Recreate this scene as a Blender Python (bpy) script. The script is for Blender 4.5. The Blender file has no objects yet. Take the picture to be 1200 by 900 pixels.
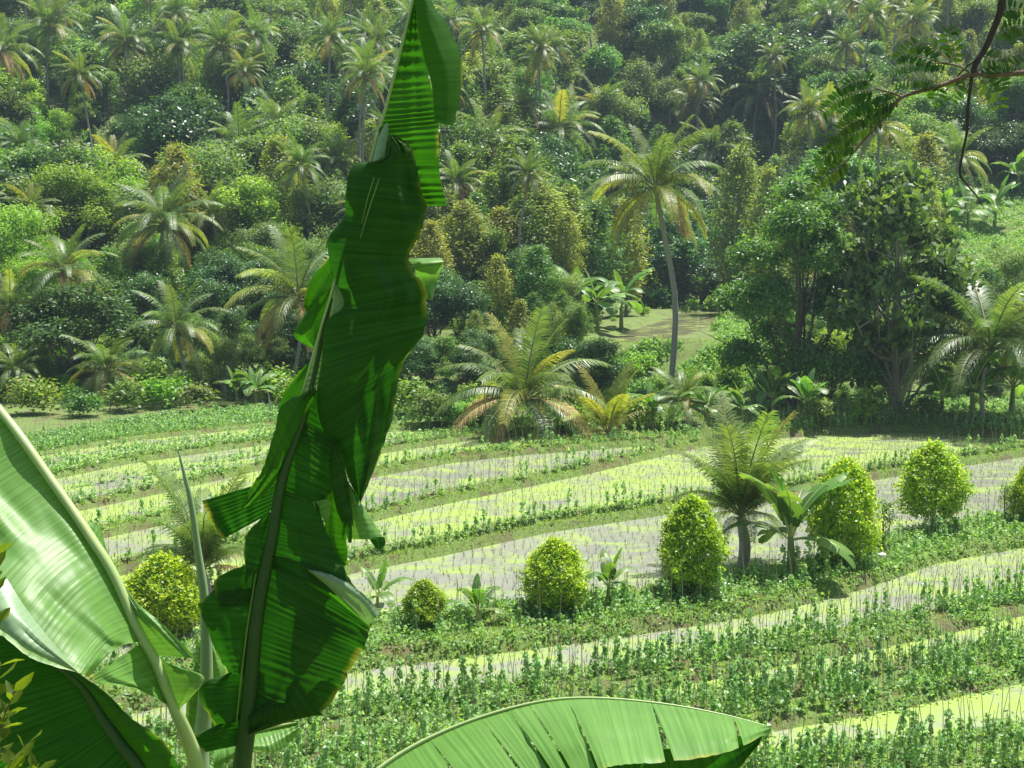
import bpy, math, random
import numpy as np
from math import sin, cos, pi, radians, sqrt, atan2

random.seed(7)
RS = np.random.RandomState(11)
col = bpy.context.scene.collection
scene = bpy.context.scene

# ------------------------------------------------------------------ camera geometry (only used to measure places)
FPX = 1500.0
PITCH = radians(6.0)
CP, SP = cos(PITCH), sin(PITCH)

def ray(px, py):
    u = (px - 600.0) / FPX
    v = (450.0 - py) / FPX
    return np.array([u, CP + v * SP, -SP + v * CP])

def W(px, py, d):
    r = ray(px, py)
    return r * (d / r[1])

def project(p):
    x, y, z = p
    f = y * CP - z * SP
    if f <= 0.01:
        return (-9999, -9999)
    return (600 + FPX * x / f, 450 - FPX * (y * SP + z * CP) / f)

# ------------------------------------------------------------------ helpers
def tag(o, label=None, cat=None, group=None, kind=None):
    if label: o['label'] = label
    if cat: o['category'] = cat
    if group: o['group'] = group
    if kind: o['kind'] = kind
    return o

def empty(name, loc=(0, 0, 0), rz=0.0, sc=None):
    o = bpy.data.objects.new(name, None)
    o.empty_display_size = 0.3
    col.objects.link(o)
    o.location = loc
    o.rotation_euler = (0, 0, rz)
    if sc is not None:
        o.scale = sc if hasattr(sc, '__len__') else (sc, sc, sc)
    return o

def mesh_np(name, V, faces, mats=(), mi=None, uv=None, smooth=True):
    """faces: list of int arrays, each (M,k)"""
    me = bpy.data.meshes.new(name)
    V = np.asarray(V, dtype=np.float32)
    if not isinstance(faces, (list, tuple)): faces = [faces]
    faces = [np.asarray(f, dtype=np.int32) for f in faces if len(f)]
    me.vertices.add(len(V)); me.vertices.foreach_set('co', V.ravel())
    li = np.concatenate([f.ravel() for f in faces])
    tot = np.concatenate([np.full(len(f), f.shape[1], np.int32) for f in faces])
    st = np.concatenate([[0], np.cumsum(tot)[:-1]]).astype(np.int32)
    me.loops.add(len(li)); me.loops.foreach_set('vertex_index', li)
    me.polygons.add(len(tot))
    me.polygons.foreach_set('loop_start', st)
    me.polygons.foreach_set('loop_total', tot)
    if mi is not None: me.polygons.foreach_set('material_index', np.asarray(mi, np.int32))
    if smooth: me.polygons.foreach_set('use_smooth', np.ones(len(tot), bool))
    if uv is not None:
        l = me.uv_layers.new(name='UVMap')
        l.data.foreach_set('uv', np.asarray(uv, np.float32)[li].ravel())
    for m in mats: me.materials.append(m)
    me.update(calc_edges=True)
    me.validate()
    return me

def obj(name, me, parent=None, loc=None, rot=None, sc=None):
    o = bpy.data.objects.new(name, me)
    col.objects.link(o)
    if parent is not None: o.parent = parent
    if loc is not None: o.location = loc
    if rot is not None: o.rotation_euler = rot
    if sc is not None: o.scale = sc if hasattr(sc, '__len__') else (sc, sc, sc)
    return o

class MB:
    """collects pieces of ONE mesh"""
    def __init__(s): s.V = []; s.F = {3: [], 4: []}; s.M = {3: [], 4: []}; s.U = []; s.n = 0
    def add(s, V, F, mi=0, uv=None):
        V = np.asarray(V, float); F = np.asarray(F, int)
        s.V.append(V); s.F[F.shape[1]].append(F + s.n); s.M[F.shape[1]].append(np.full(len(F), mi, int))
        s.U.append(np.zeros((len(V), 2)) if uv is None else np.asarray(uv, float))
        s.n += len(V)
    def tube(s, pts, rad, seg=8, mi=0, cap=True):
        P = np.asarray(pts, float); n = len(P)
        if not hasattr(rad, '__len__'): rad = [rad] * n
        T = np.gradient(P, axis=0); T /= np.linalg.norm(T, axis=1)[:, None] + 1e-9
        ref = np.array([0.0, 0, 1.0]) if abs(T[0][2]) < .9 else np.array([1.0, 0, 0])
        V = []; L = 0; uv = []
        for i in range(n):
            a = np.cross(T[i], ref); a /= np.linalg.norm(a) + 1e-9
            b = np.cross(T[i], a); ref = np.cross(a, T[i])
            if i: L += np.linalg.norm(P[i] - P[i-1])
            for k in range(seg):
                t = 2*pi*k/seg
                V.append(P[i] + rad[i]*(a*cos(t) + b*sin(t))); uv.append((k/seg, L))
        F = [(i*seg+k, i*seg+(k+1) % seg, (i+1)*seg+(k+1) % seg, (i+1)*seg+k) for i in range(n-1) for k in range(seg)]
        s.add(V, F, mi, uv)
        if cap:
            c = P[-1] + T[-1]*rad[-1]*.5
            base = (n-1)*seg
            s.add(V[base:base+seg] + [c], [(k, (k+1) % seg, seg) for k in range(seg)], mi)
    def mesh(s, name, mats, uv=False, smooth=True):
        fs = []; mi = []
        for k in (3, 4):
            if s.F[k]: fs.append(np.concatenate(s.F[k])); mi.append(np.concatenate(s.M[k]))
        return mesh_np(name, np.concatenate(s.V), fs, mats, np.concatenate(mi), np.concatenate(s.U) if uv else None, smooth)

def catmull(P, n):
    P = np.asarray(P, float); k = len(P)
    Q = np.vstack([2*P[0]-P[1], P, 2*P[-1]-P[-2]])
    t = np.linspace(0, k-1, n); i = np.minimum(t.astype(int), k-2); f = (t-i)[:, None]
    p0, p1, p2, p3 = Q[i], Q[i+1], Q[i+2], Q[i+3]
    return .5*((2*p1)+(-p0+p2)*f+(2*p0-5*p1+4*p2-p3)*f**2+(-p0+3*p1-3*p2+p3)*f**3)

def smooth01(t): t = np.clip(t, 0, 1); return t*t*(3-2*t)

# smooth value noise in numpy
_tab = RS.rand(256, 256)
def vnoise(x, y, s=1.0, seed=0):
    x = np.asarray(x, float)/s + seed*17.3; y = np.asarray(y, float)/s + seed*9.1
    xi = np.floor(x).astype(int); yi = np.floor(y).astype(int)
    fx = smooth01(x-xi); fy = smooth01(y-yi)
    g = lambda a, b: _tab[a % 256, b % 256]
    return (g(xi, yi)*(1-fx)+g(xi+1, yi)*fx)*(1-fy)+(g(xi, yi+1)*(1-fx)+g(xi+1, yi+1)*fx)*fy

# ------------------------------------------------------------------ materials
def newmat(name):
    m = bpy.data.materials.new(name); m.use_nodes = True
    nt = m.node_tree; nt.nodes.clear()
    out = nt.nodes.new('ShaderNodeOutputMaterial')
    return m, nt, out

def N(nt, t, **kw):
    n = nt.nodes.new(t)
    for k, v in kw.items():
        if k in n.inputs: n.inputs[k].default_value = v
        else: setattr(n, k, v)
    return n

def mixcol(nt, fac, a, b):
    n = nt.nodes.new('ShaderNodeMix'); n.data_type = 'RGBA'
    for sock, v in ((n.inputs[0], fac), (n.inputs[6], a), (n.inputs[7], b)):
        if isinstance(v, bpy.types.NodeSocket): nt.links.new(v, sock)
        elif hasattr(v, '__len__'): sock.default_value = (*v[:3], 1)
        else: sock.default_value = v
    return n.outputs[2]

def leafmat(name, c1, c2, trans=0.35, rough=.5, c3=None, var=.25, spec=.4, tcol=None):
    m, nt, out = newmat(name)
    geo = N(nt, 'ShaderNodeNewGeometry'); oi = N(nt, 'ShaderNodeObjectInfo')
    c = mixcol(nt, geo.outputs['Random Per Island'], c1, c2)
    if c3 is not None:
        mr = N(nt, 'ShaderNodeMath', operation='GREATER_THAN'); nt.links.new(geo.outputs['Random Per Island'], mr.inputs[0]); mr.inputs[1].default_value = .9
        c = mixcol(nt, mr.outputs[0], c, c3)
    hsv = N(nt, 'ShaderNodeHueSaturation')
    mh = N(nt, 'ShaderNodeMapRange'); nt.links.new(oi.outputs['Random'], mh.inputs[0])
    mh.inputs[3].default_value = .5-.03*var*4; mh.inputs[4].default_value = .5+.02*var*4
    mv = N(nt, 'ShaderNodeMath', operation='MULTIPLY_ADD'); 
    mm = N(nt, 'ShaderNodeMath', operation='MULTIPLY'); mm.inputs[1].default_value = 7.31
    fr = N(nt, 'ShaderNodeMath', operation='FRACT')
    nt.links.new(oi.outputs['Random'], mm.inputs[0]); nt.links.new(mm.outputs[0], fr.inputs[0]); nt.links.new(fr.outputs[0], mv.inputs[0])
    mv.inputs[1].default_value = 2*var; mv.inputs[2].default_value = 1-var
    nt.links.new(mh.outputs[0], hsv.inputs['Hue']); nt.links.new(mv.outputs[0], hsv.inputs['Value']); nt.links.new(c, hsv.inputs['Color'])
    p = N(nt, 'ShaderNodeBsdfPrincipled', Roughness=rough); p.inputs['Specular IOR Level'].default_value = spec
    nt.links.new(hsv.outputs[0], p.inputs['Base Color'])
    t = N(nt, 'ShaderNodeBsdfTranslucent')
    tm = nt.nodes.new('ShaderNodeMix'); tm.data_type = 'RGBA'; tm.blend_type = 'MULTIPLY'; tm.inputs[0].default_value = 1
    nt.links.new(hsv.outputs[0], tm.inputs[6]); tm.inputs[7].default_value = (*(tcol or (1.9, 2.0, .7)), 1)
    nt.links.new(tm.outputs[2], t.inputs['Color'])
    mx = N(nt, 'ShaderNodeMixShader'); mx.inputs[0].default_value = trans
    nt.links.new(p.outputs[0], mx.inputs[1]); nt.links.new(t.outputs[0], mx.inputs[2]); nt.links.new(mx.outputs[0], out.inputs[0])
    return m

def barkmat(name, c1, c2, scale=6, rings=False):
    m, nt, out = newmat(name)
    tc = N(nt, 'ShaderNodeTexCoord'); mp = N(nt, 'ShaderNodeMapping'); mp.inputs['Scale'].default_value = (1, 1, .25) if not rings else (.4, .4, 2.2)
    nt.links.new(tc.outputs['Object'], mp.inputs[0])
    nz = N(nt, 'ShaderNodeTexNoise', Scale=scale, Detail=5.0); nt.links.new(mp.outputs[0], nz.inputs['Vector'])
    c = mixcol(nt, nz.outputs['Fac'], c1, c2)
    p = N(nt, 'ShaderNodeBsdfPrincipled', Roughness=.85); nt.links.new(c, p.inputs['Base Color'])
    b = N(nt, 'ShaderNodeBump', Strength=.6, Distance=.05); nt.links.new(nz.outputs['Fac'], b.inputs['Height']); nt.links.new(b.outputs[0], p.inputs['Normal'])
    nt.links.new(p.outputs[0], out.inputs[0])
    return m

def bananamat(name, ca, cb, tc_, trans=.45, rough=.38, edge=(.40, .36, .06), vs=80., stripe=.8, bump=.25, spec=.5):
    """banana leaf: fine parallel veins across the blade (UV.y = metres along the rib), yellowing margin"""
    m, nt, out = newmat(name)
    uv = N(nt, 'ShaderNodeUVMap'); sep = N(nt, 'ShaderNodeSeparateXYZ'); nt.links.new(uv.outputs[0], sep.inputs[0])
    cmb = N(nt, 'ShaderNodeCombineXYZ')
    mu = N(nt, 'ShaderNodeMath', operation='MULTIPLY'); mu.inputs[1].default_value = .6; nt.links.new(sep.outputs[0], mu.inputs[0])
    mv = N(nt, 'ShaderNodeMath', operation='MULTIPLY'); mv.inputs[1].default_value = vs; nt.links.new(sep.outputs[1], mv.inputs[0])
    nt.links.new(mu.outputs[0], cmb.inputs[0]); nt.links.new(mv.outputs[0], cmb.inputs[1])
    nz = N(nt, 'ShaderNodeTexNoise', Scale=1.0, Detail=4.0, Roughness=.65); nt.links.new(cmb.outputs[0], nz.inputs['Vector'])
    mr = N(nt, 'ShaderNodeMapRange'); nt.links.new(nz.outputs['Fac'], mr.inputs[0]); mr.inputs[1].default_value = .3; mr.inputs[2].default_value = .7
    ms = N(nt, 'ShaderNodeMath', operation='MULTIPLY'); ms.inputs[1].default_value = stripe; nt.links.new(mr.outputs[0], ms.inputs[0])
    # broad blotches
    tcn = N(nt, 'ShaderNodeTexCoord'); n2 = N(nt, 'ShaderNodeTexNoise', Scale=6.0, Detail=3.0); nt.links.new(tcn.outputs['Object'], n2.inputs['Vector'])
    c = mixcol(nt, ms.outputs[0], ca, cb)
    c = mixcol(nt, 0.25, c, mixcol(nt, n2.outputs['Fac'], [x*.6 for x in ca], [x*1.3 for x in cb]))
    # margin
    me_ = N(nt, 'ShaderNodeMapRange'); nt.links.new(sep.outputs[0], me_.inputs[0]); me_.inputs[1].default_value = .93; me_.inputs[2].default_value = .995
    n3 = N(nt, 'ShaderNodeTexNoise', Scale=9.0, Detail=2.0); nt.links.new(tcn.outputs['Object'], n3.inputs['Vector'])
    mr3 = N(nt, 'ShaderNodeMapRange'); nt.links.new(n3.outputs['Fac'], mr3.inputs[0]); mr3.inputs[1].default_value = .47; mr3.inputs[2].default_value = .75
    mm = N(nt, 'ShaderNodeMath', operation='MULTIPLY'); nt.links.new(me_.outputs[0], mm.inputs[0]); nt.links.new(mr3.outputs[0], mm.inputs[1])
    c = mixcol(nt, mm.outputs[0], c, edge)
    p = N(nt, 'ShaderNodeBsdfPrincipled', Roughness=rough); p.inputs['Specular IOR Level'].default_value = spec
    nt.links.new(c, p.inputs['Base Color'])
    t = N(nt, 'ShaderNodeBsdfTranslucent')
    tcc = mixcol(nt, ms.outputs[0], [x*.55 for x in tc_], tc_)
    tcc = mixcol(nt, mm.outputs[0], tcc, (.75, .70, .06))
    nt.links.new(tcc, t.inputs['Color'])
    bp = N(nt, 'ShaderNodeBump', Strength=bump, Distance=.004); nt.links.new(nz.outputs['Fac'], bp.inputs['Height']); nt.links.new(bp.outputs[0], p.inputs['Normal'])
    mx = N(nt, 'ShaderNodeMixShader'); mx.inputs[0].default_value = trans
    nt.links.new(p.outputs[0], mx.inputs[1]); nt.links.new(t.outputs[0], mx.inputs[2]); nt.links.new(mx.outputs[0], out.inputs[0])
    return m

def plain(name, c, rough=.6, c2=None, scale=20.):
    m, nt, out = newmat(name)
    p = N(nt, 'ShaderNodeBsdfPrincipled', Roughness=rough)
    if c2 is not None:
        tc = N(nt, 'ShaderNodeTexCoord'); nz = N(nt, 'ShaderNodeTexNoise', Scale=scale, Detail=4.0); nt.links.new(tc.outputs['Object'], nz.inputs['Vector'])
        nt.links.new(mixcol(nt, nz.outputs['Fac'], c, c2), p.inputs['Base Color'])
    else: p.inputs['Base Color'].default_value = (*c, 1)
    nt.links.new(p.outputs[0], out.inputs[0])
    return m

M = {}
M['dark'] = leafmat('dark_leaves', (.032, .092, .034), (.10, .20, .06), .32, .40)
M['mid'] = leafmat('mid_leaves', (.055, .135, .03), (.17, .29, .06), .38, .45)
M['olive'] = leafmat('olive_leaves', (.075, .15, .04), (.20, .30, .08), .38, .5, c3=(.26, .28, .12))
M['lime'] = leafmat('lime_leaves', (.10, .21, .025), (.25, .41, .055), .40, .5)
M['pale'] = leafmat('pale_yellow_green_leaves', (.14, .20, .04), (.36, .42, .10), .40, .5, c3=(.18, .16, .07))
M['gold'] = leafmat('golden_shrub_leaves', (.13, .26, .02), (.52, .60, .035), .42, .42, c3=(.06, .15, .02), var=.1)
M['bush'] = leafmat('bush_leaves', (.09, .19, .03), (.30, .42, .08), .38, .5, c3=(.34, .32, .11))
M['breadfruit'] = leafmat('large_glossy_leaves', (.04, .12, .035), (.19, .35, .09), .34, .42, spec=.6)
M['palm'] = leafmat('palm_leaflets', (.045, .105, .025), (.16, .24, .06), .36, .42, spec=.6, var=.2)
M['palm_pale'] = leafmat('palm_yellow_leaflets', (.14, .19, .03), (.32, .34, .06), .38, .45)
M['palm_dry'] = leafmat('dry_palm_leaflets', (.24, .17, .06), (.40, .30, .12), .2, .7)
M['bean'] = leafmat('bean_leaves', (.10, .24, .08), (.34, .50, .26), .38, .40, var=.15)
M['bean_low'] = leafmat('low_crop_leaves', (.09, .21, .05), (.30, .45, .17), .38, .45, var=.1)
M['grass'] = leafmat('grass_blades', (.13, .23, .035), (.32, .44, .08), .42, .6, var=.1)
M['rice'] = leafmat('rice_blades', (.10, .10, .045), (.17, .20, .06), .2, .7)
M['bark'] = barkmat('bark', (.10, .075, .055), (.22, .19, .15))
M['palebark'] = barkmat('pale_bark', (.25, .22, .18), (.42, .38, .32))
M['palmbark'] = barkmat('palm_bark', (.19, .18, .165), (.40, .38, .34), 8, True)
M['rachis'] = plain('palm_rachis', (.26, .28, .09), .5, (.16, .17, .05), 8)
M['coconut'] = plain('coconut_husk', (.16, .18, .04), .5, (.10, .07, .02), 5)
M['stake'] = plain('bamboo_stake', (.24, .19, .12), .7, (.48, .42, .28), 9)
M['twig'] = barkmat('twig_bark', (.10, .06, .04), (.22, .15, .11), 60)
M['twigdark'] = barkmat('dark_twig_bark', (.03, .02, .018), (.08, .055, .045), 60)
M['pinnate'] = leafmat('pinnate_leaflets', (.030, .075, .012), (.075, .15, .02), .42, .5, tcol=(1.9, 2.2, .6))
M['near_leaf'] = leafmat('shrub_leaf', (.06, .13, .015), (.16, .26, .02), .45, .35)
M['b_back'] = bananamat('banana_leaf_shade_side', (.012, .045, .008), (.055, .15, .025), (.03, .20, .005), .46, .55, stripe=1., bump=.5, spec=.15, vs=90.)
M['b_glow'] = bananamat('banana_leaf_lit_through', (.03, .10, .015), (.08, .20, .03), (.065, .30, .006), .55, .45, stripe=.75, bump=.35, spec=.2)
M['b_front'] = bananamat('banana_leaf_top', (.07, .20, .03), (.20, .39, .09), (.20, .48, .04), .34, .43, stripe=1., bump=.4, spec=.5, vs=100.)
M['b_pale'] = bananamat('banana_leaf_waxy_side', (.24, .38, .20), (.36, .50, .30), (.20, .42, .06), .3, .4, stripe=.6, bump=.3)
M['b_strip'] = bananamat('banana_leaf_pleat_shade', (.008, .035, .008), (.08, .20, .035), (.045, .22, .005), .5, .45, vs=95., stripe=1.25, bump=.6, spec=.2)  # dark bands put the shade between the pleats into the colour
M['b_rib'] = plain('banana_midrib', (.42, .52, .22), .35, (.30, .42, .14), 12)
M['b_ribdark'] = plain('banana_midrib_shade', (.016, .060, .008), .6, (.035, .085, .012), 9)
M['veinm'] = plain('leaf_vein', (.16, .26, .05), .4)
M['b_stem'] = plain('banana_stem', (.22, .32, .10), .45, (.16, .14, .06), 5)
M['b_small'] = leafmat('small_banana_leaf', (.06, .15, .03), (.14, .27, .05), .38, .45, spec=.5, var=.2)
M['b_smallrib'] = plain('small_banana_rib', (.35, .42, .16), .4)

# ------------------------------------------------------------------ terrain
# crests of the bunds and planting beds, near to far: (half width m, bump m, level behind the crest, traced points)
RID = [
    ('r7', 1.3, .25, -16.45, [(300, 960), (600, 935), (900, 905), (1200, 872)]),
    ('r6', 1.5, .28, -16.30, [(300, 897), (600, 862), (800, 832), (1000, 800), (1200, 762)]),
    ('r5', .8, .30, -16.15, [(300, 850), (400, 832), (600, 808), (700, 793), (800, 775), (900, 757), (1000, 740), (1100, 720), (1200, 697)]),
    ('r4', 1.9, .45, -15.95, [(100, 800), (410, 745), (560, 728), (700, 712), (800, 698), (900, 682), (1000, 658), (1080, 632), (1200, 612)]),
    ('r3', .55, .38, -15.60, [(100, 728), (330, 668), (410, 650), (520, 630), (640, 605), (760, 588), (850, 575), (930, 564), (1030, 546), (1120, 533), (1200, 521)]),
    ('r2', .45, .32, -15.35, [(100, 664), (330, 620), (430, 598), (500, 581), (600, 561), (680, 545), (790, 520), (850, 508), (960, 500), (1060, 497), (1200, 505)]),
    ('r1', .50, .32, -15.20, [(60, 630), (200, 600), (330, 570), (440, 548), (530, 532), (620, 523), (770, 512), (850, 503), (960, 496), (1200, 500)]),
    ('a2', .60, .25, -15.05, [(60, 594), (200, 565), (330, 536), (450, 522), (540, 509), (640, 500), (800, 496), (1200, 492)]),
    ('a1', .60, .25, -14.95, [(20, 562), (150, 535), (320, 512), (440, 500), (540, 493), (700, 488), (1200, 484)]),
    ('a0', .60, .20, -14.85, [(0, 535), (150, 510), (330, 492), (440, 484), (600, 480), (1200, 476)]),
]
XS = np.arange(-70, 90.1, 1.0)
RY = []
prev = None
for nm, hw, bp, lv, pts in RID:
    w = []
    for px, py in pts:
        r = ray(px, py); t = (lv + bp*.8) / r[2]
        w.append((r[0]*t, r[1]*t))
    w.sort()
    xs = np.array([p[0] for p in w]); ys = np.array([p[1] for p in w])
    sl = (ys[1]-ys[0])/(xs[1]-xs[0]); sr = (ys[-1]-ys[-2])/(xs[-1]-xs[-2])
    sl = np.clip(sl, .2, .9); sr = np.clip(sr, .1, .8)
    xs = np.concatenate([[xs[0]-80], xs, [xs[-1]+80]]); ys = np.concatenate([[ys[0]-80*sl], ys, [ys[-1]+80*sr]])
    Y = np.interp(XS, xs, ys)
    if prev is not None: Y = np.maximum(Y, prev+.6)
    RY.append(Y); prev = Y
RY = np.array(RY)
LV0 = -16.6
LEV = [LV0] + [r[3] for r in RID]

POND = []
for px, py in [(704, 402), (722, 393), (745, 385), (775, 374), (800, 367), (850, 355), (880, 351), (878, 360), (850, 374), (830, 384), (806, 392), (780, 400), (742, 404)]:
    r = ray(px, py); t = -10.05/r[2]; POND.append((r[0]*t, min(r[1]*t, 236.)))
POND = np.array(POND)
def pond_sd(x, y):
    d = np.full(x.shape, 1e9); ins = np.zeros(x.shape, bool); n = len(POND)
    for i in range(n):
        ax, ay = POND[i]; bx, by = POND[(i+1) % n]
        t = np.clip(((x-ax)*(bx-ax)+(y-ay)*(by-ay))/((bx-ax)**2+(by-ay)**2), 0, 1)
        d = np.minimum(d, np.hypot(x-ax-t*(bx-ax), y-ay-t*(by-ay)))
        ins ^= ((ay > y) != (by > y)) & (x < (bx-ax)*(y-ay)/(by-ay+1e-12)+ax)
    return np.where(ins, d, -d)

def base_h(x, y):
    """hill side, valley, near bank"""
    x = np.asarray(x, float); y = np.asarray(y, float)
    yy = np.array([-120, -2, 0, 4, 32, 36, 100, 126, 150, 190, 230, 300, 400, 480, 700.])
    zz = np.array([1, -1.5, -1.7, -3.6, -16.3, -16.7, -15.1, -14.6, -8, 3, 18, 48, 95, 116, 122.])
    b = np.interp(y, yy, zz)
    a = x/np.maximum(y, 1)
    pk = np.interp(y, [0, 125, 129, 134, 225, 238, 260, 300, 400], [-15, -15.0, -13.4, -10.25, -10.2, -4, 14, 48, 95])
    w = smooth01((a-.03)/.03)*(1-smooth01((a-.205)/.03))*smooth01((y-122)/6.)
    m_ = (w > .01) & (y > 132) & (y < 238)
    if m_.any():
        sdv = pond_sd(x[m_], y[m_])+(vnoise(x[m_], y[m_], 2.5, 9)-.5)*1.6
        pk = pk.copy(); pk[m_] = pk[m_]+.2+np.clip(-sdv*.3, -.4, .5)*smooth01((y[m_]-132)/3.)
    b = b*(1-w)+pk*w
    rt = np.interp(y, [0, 126, 140, 160, 200, 230, 300, 400], [-15, -14.6, -8, -1, 6.5, 20, 50, 95])
    w = smooth01((a-.30)/.04)*smooth01((y-126)/10.)
    b = b*(1-w)+rt*w
    und = (vnoise(x, y, 28., 1)-.5)*5+(vnoise(x, y, 9., 2)-.5)*1.4
    b = b + und*smooth01((y-150)/40.)*(1-smooth01((a-.05)/.03)*(1-smooth01((a-.22)/.03))*(1-smooth01((y-205)/20.)))
    return b

def terr(x, y):
    x = np.atleast_1d(np.asarray(x, float)); y = np.atleast_1d(np.asarray(y, float))
    b = base_h(x, y)
    rk = np.array([np.interp(x, XS, r) for r in RY])      # (K, n)
    f = np.full(x.shape, LEV[0]-.28)
    for k in range(len(RID)):
        s = smooth01((y-rk[k]+.15)/.45)
        f = f*(1-s)+(LEV[k+1]-.28)*s
    bump = np.zeros_like(f)
    for k in range(len(RID)):
        hw, bp = RID[k][1], RID[k][2]
        d = np.abs(y-rk[k])*.8
        bb = (bp+.28)*(1-smooth01((d-hw*.75)/(.35+hw*.3)))
        bump = np.maximum(bump, bb)
    f = f+bump + (vnoise(x, y, .6, 3)-.5)*.07*(bump > .05)
    # a soft crop field behind the last bund
    f = np.where(y > rk[-1], LEV[-1]+.05, f)
    wf = smooth01((y-34)/3.)*(1-smooth01((y-(np.maximum(rk[-1], 112)+4))/6.))
    return b*(1-wf)+f*wf

def G(px, py, lo=34., hi=460.):
    """where the line of sight meets the ground"""
    r = ray(px, py); d = np.arange(lo, hi, .25)
    P = r[None, :]*(d/r[1])[:, None]
    t = terr(P[:, 0], P[:, 1])
    i = np.argmax(P[:, 2] <= t)
    if P[i, 2] > t[i]: i = len(d)-1
    return np.array([P[i, 0], P[i, 1], t[i]])

def ground_at(x, y): return float(terr(x, y)[0])

gx = np.concatenate([np.arange(-450, -60, 12.), np.arange(-60, -46, 2.), np.arange(-46, 62, .36), np.arange(62, 90, 2.), np.arange(90, 451, 12.)])
gy = np.concatenate([np.arange(-120, 0, 10.), np.arange(0, 33, 1.), np.arange(33, 128, .33), np.arange(128, 260, 1.6), np.arange(260, 420, 5.), np.arange(420, 701, 20.)])
X, Yg = np.meshgrid(gx, gy)
Z = terr(X.ravel(), Yg.ravel())
nx, ny = len(gx), len(gy)
ii = (np.arange(ny-1)[:, None]*nx+np.arange(nx-1)[None, :]).ravel()
gm, nt, out = newmat('earth_and_grass')
tc = N(nt, 'ShaderNodeTexCoord')
n1 = N(nt, 'ShaderNodeTexNoise', Scale=.55, Detail=6.0, Roughness=.65); n2 = N(nt, 'ShaderNodeTexNoise', Scale=3.5, Detail=6.0, Roughness=.7); n3 = N(nt, 'ShaderNodeTexNoise', Scale=.06, Detail=3.0)
for n in (n1, n2, n3): nt.links.new(tc.outputs['Object'], n.inputs['Vector'])
mr = N(nt, 'ShaderNodeMapRange'); nt.links.new(n1.outputs['Fac'], mr.inputs[0]); mr.inputs[1].default_value = .36; mr.inputs[2].default_value = .52
n4 = N(nt, 'ShaderNodeTexNoise', Scale=11.0, Detail=5.0, Roughness=.8); nt.links.new(tc.outputs['Object'], n4.inputs['Vector'])
m4 = N(nt, 'ShaderNodeMapRange'); nt.links.new(n4.outputs['Fac'], m4.inputs[0]); m4.inputs[1].default_value = .35; m4.inputs[2].default_value = .65
gcol = mixcol(nt, m4.outputs[0], (.035, .075, .015), (.20, .29, .06))
scol = mixcol(nt, n2.outputs['Fac'], (.06, .05, .025), (.17, .14, .07))
c = mixcol(nt, mr.outputs[0], scol, gcol)
p = N(nt, 'ShaderNodeBsdfPrincipled', Roughness=.95); nt.links.new(c, p.inputs['Base Color'])
b = N(nt, 'ShaderNodeBump', Strength=.7, Distance=.12); nt.links.new(n2.outputs['Fac'], b.inputs['Height']); nt.links.new(b.outputs[0], p.inputs['Normal'])
nt.links.new(p.outputs[0], out.inputs[0])
g = obj('ground', mesh_np('ground', np.stack([X.ravel(), Yg.ravel(), Z], 1), np.stack([ii, ii+1, ii+nx+1, ii+nx], 1), [gm]))
tag(g, kind='structure')

# ---- paddies: muddy water with floating green weed
def paddymat(name, cover, scale=.42, lime=((.15, .25, .03), (.31, .40, .09)), mud=((.19, .20, .16), (.315, .325, .29)), seed=0.):
    m, nt, out = newmat(name)
    tc = N(nt, 'ShaderNodeTexCoord'); mp = N(nt, 'ShaderNodeMapping'); mp.inputs['Location'].default_value = (seed*7, seed*3, 0); mp.inputs['Scale'].default_value = (.9, 1.25, 1)
    mp.inputs['Rotation'].default_value = (0, 0, -.5)
    nt.links.new(tc.outputs['Object'], mp.inputs[0])
    n1 = N(nt, 'ShaderNodeTexNoise', Scale=scale, Detail=7.0, Roughness=.62, Distortion=.6); nt.links.new(mp.outputs[0], n1.inputs['Vector'])
    n2 = N(nt, 'ShaderNodeTexNoise', Scale=5.0, Detail=6.0, Roughness=.75); nt.links.new(tc.outputs['Object'], n2.inputs['Vector'])
    n3 = N(nt, 'ShaderNodeTexNoise', Scale=1.1, Detail=4.0); nt.links.new(tc.outputs['Object'], n3.inputs['Vector'])
    ad = N(nt, 'ShaderNodeMath', operation='MULTIPLY_ADD'); nt.links.new(n2.outputs['Fac'], ad.inputs[0]); ad.inputs[1].default_value = .36; nt.links.new(n1.outputs['Fac'], ad.inputs[2])
    th = .5+.18-(cover-.5)*.42
    mr = N(nt, 'ShaderNodeMapRange'); nt.links.new(ad.outputs[0], mr.inputs[0]); mr.inputs[1].default_value = th-.10; mr.inputs[2].default_value = th+.13
    lc = mixcol(nt, n2.outputs['Fac'], lime[0], lime[1]); mc = mixcol(nt, n3.outputs['Fac'], mud[0], mud[1])
    p1 = N(nt, 'ShaderNodeBsdfPrincipled', Roughness=.85); nt.links.new(lc, p1.inputs['Base Color'])
    p2 = N(nt, 'ShaderNodeBsdfPrincipled', Roughness=.10); nt.links.new(mc, p2.inputs['Base Color'])
    bp = N(nt, 'ShaderNodeBump', Strength=.5, Distance=.02); nt.links.new(n2.outputs['Fac'], bp.inputs['Height']); nt.links.new(bp.outputs[0], p1.inputs['Normal'])
    bp = N(nt, 'ShaderNodeBump', Strength=.15, Distance=.01); nt.links.new(n2.outputs['Fac'], bp.inputs['Height']); nt.links.new(bp.outputs[0], p2.inputs['Normal'])
    mx = N(nt, 'ShaderNodeMixShader'); nt.links.new(mr.outputs[0], mx.inputs[0]); nt.links.new(p1.outputs[0], mx.inputs[2]); nt.links.new(p2.outputs[0], mx.inputs[1])
    nt.links.new(mx.outputs[0], out.inputs[0])
    return m

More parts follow.
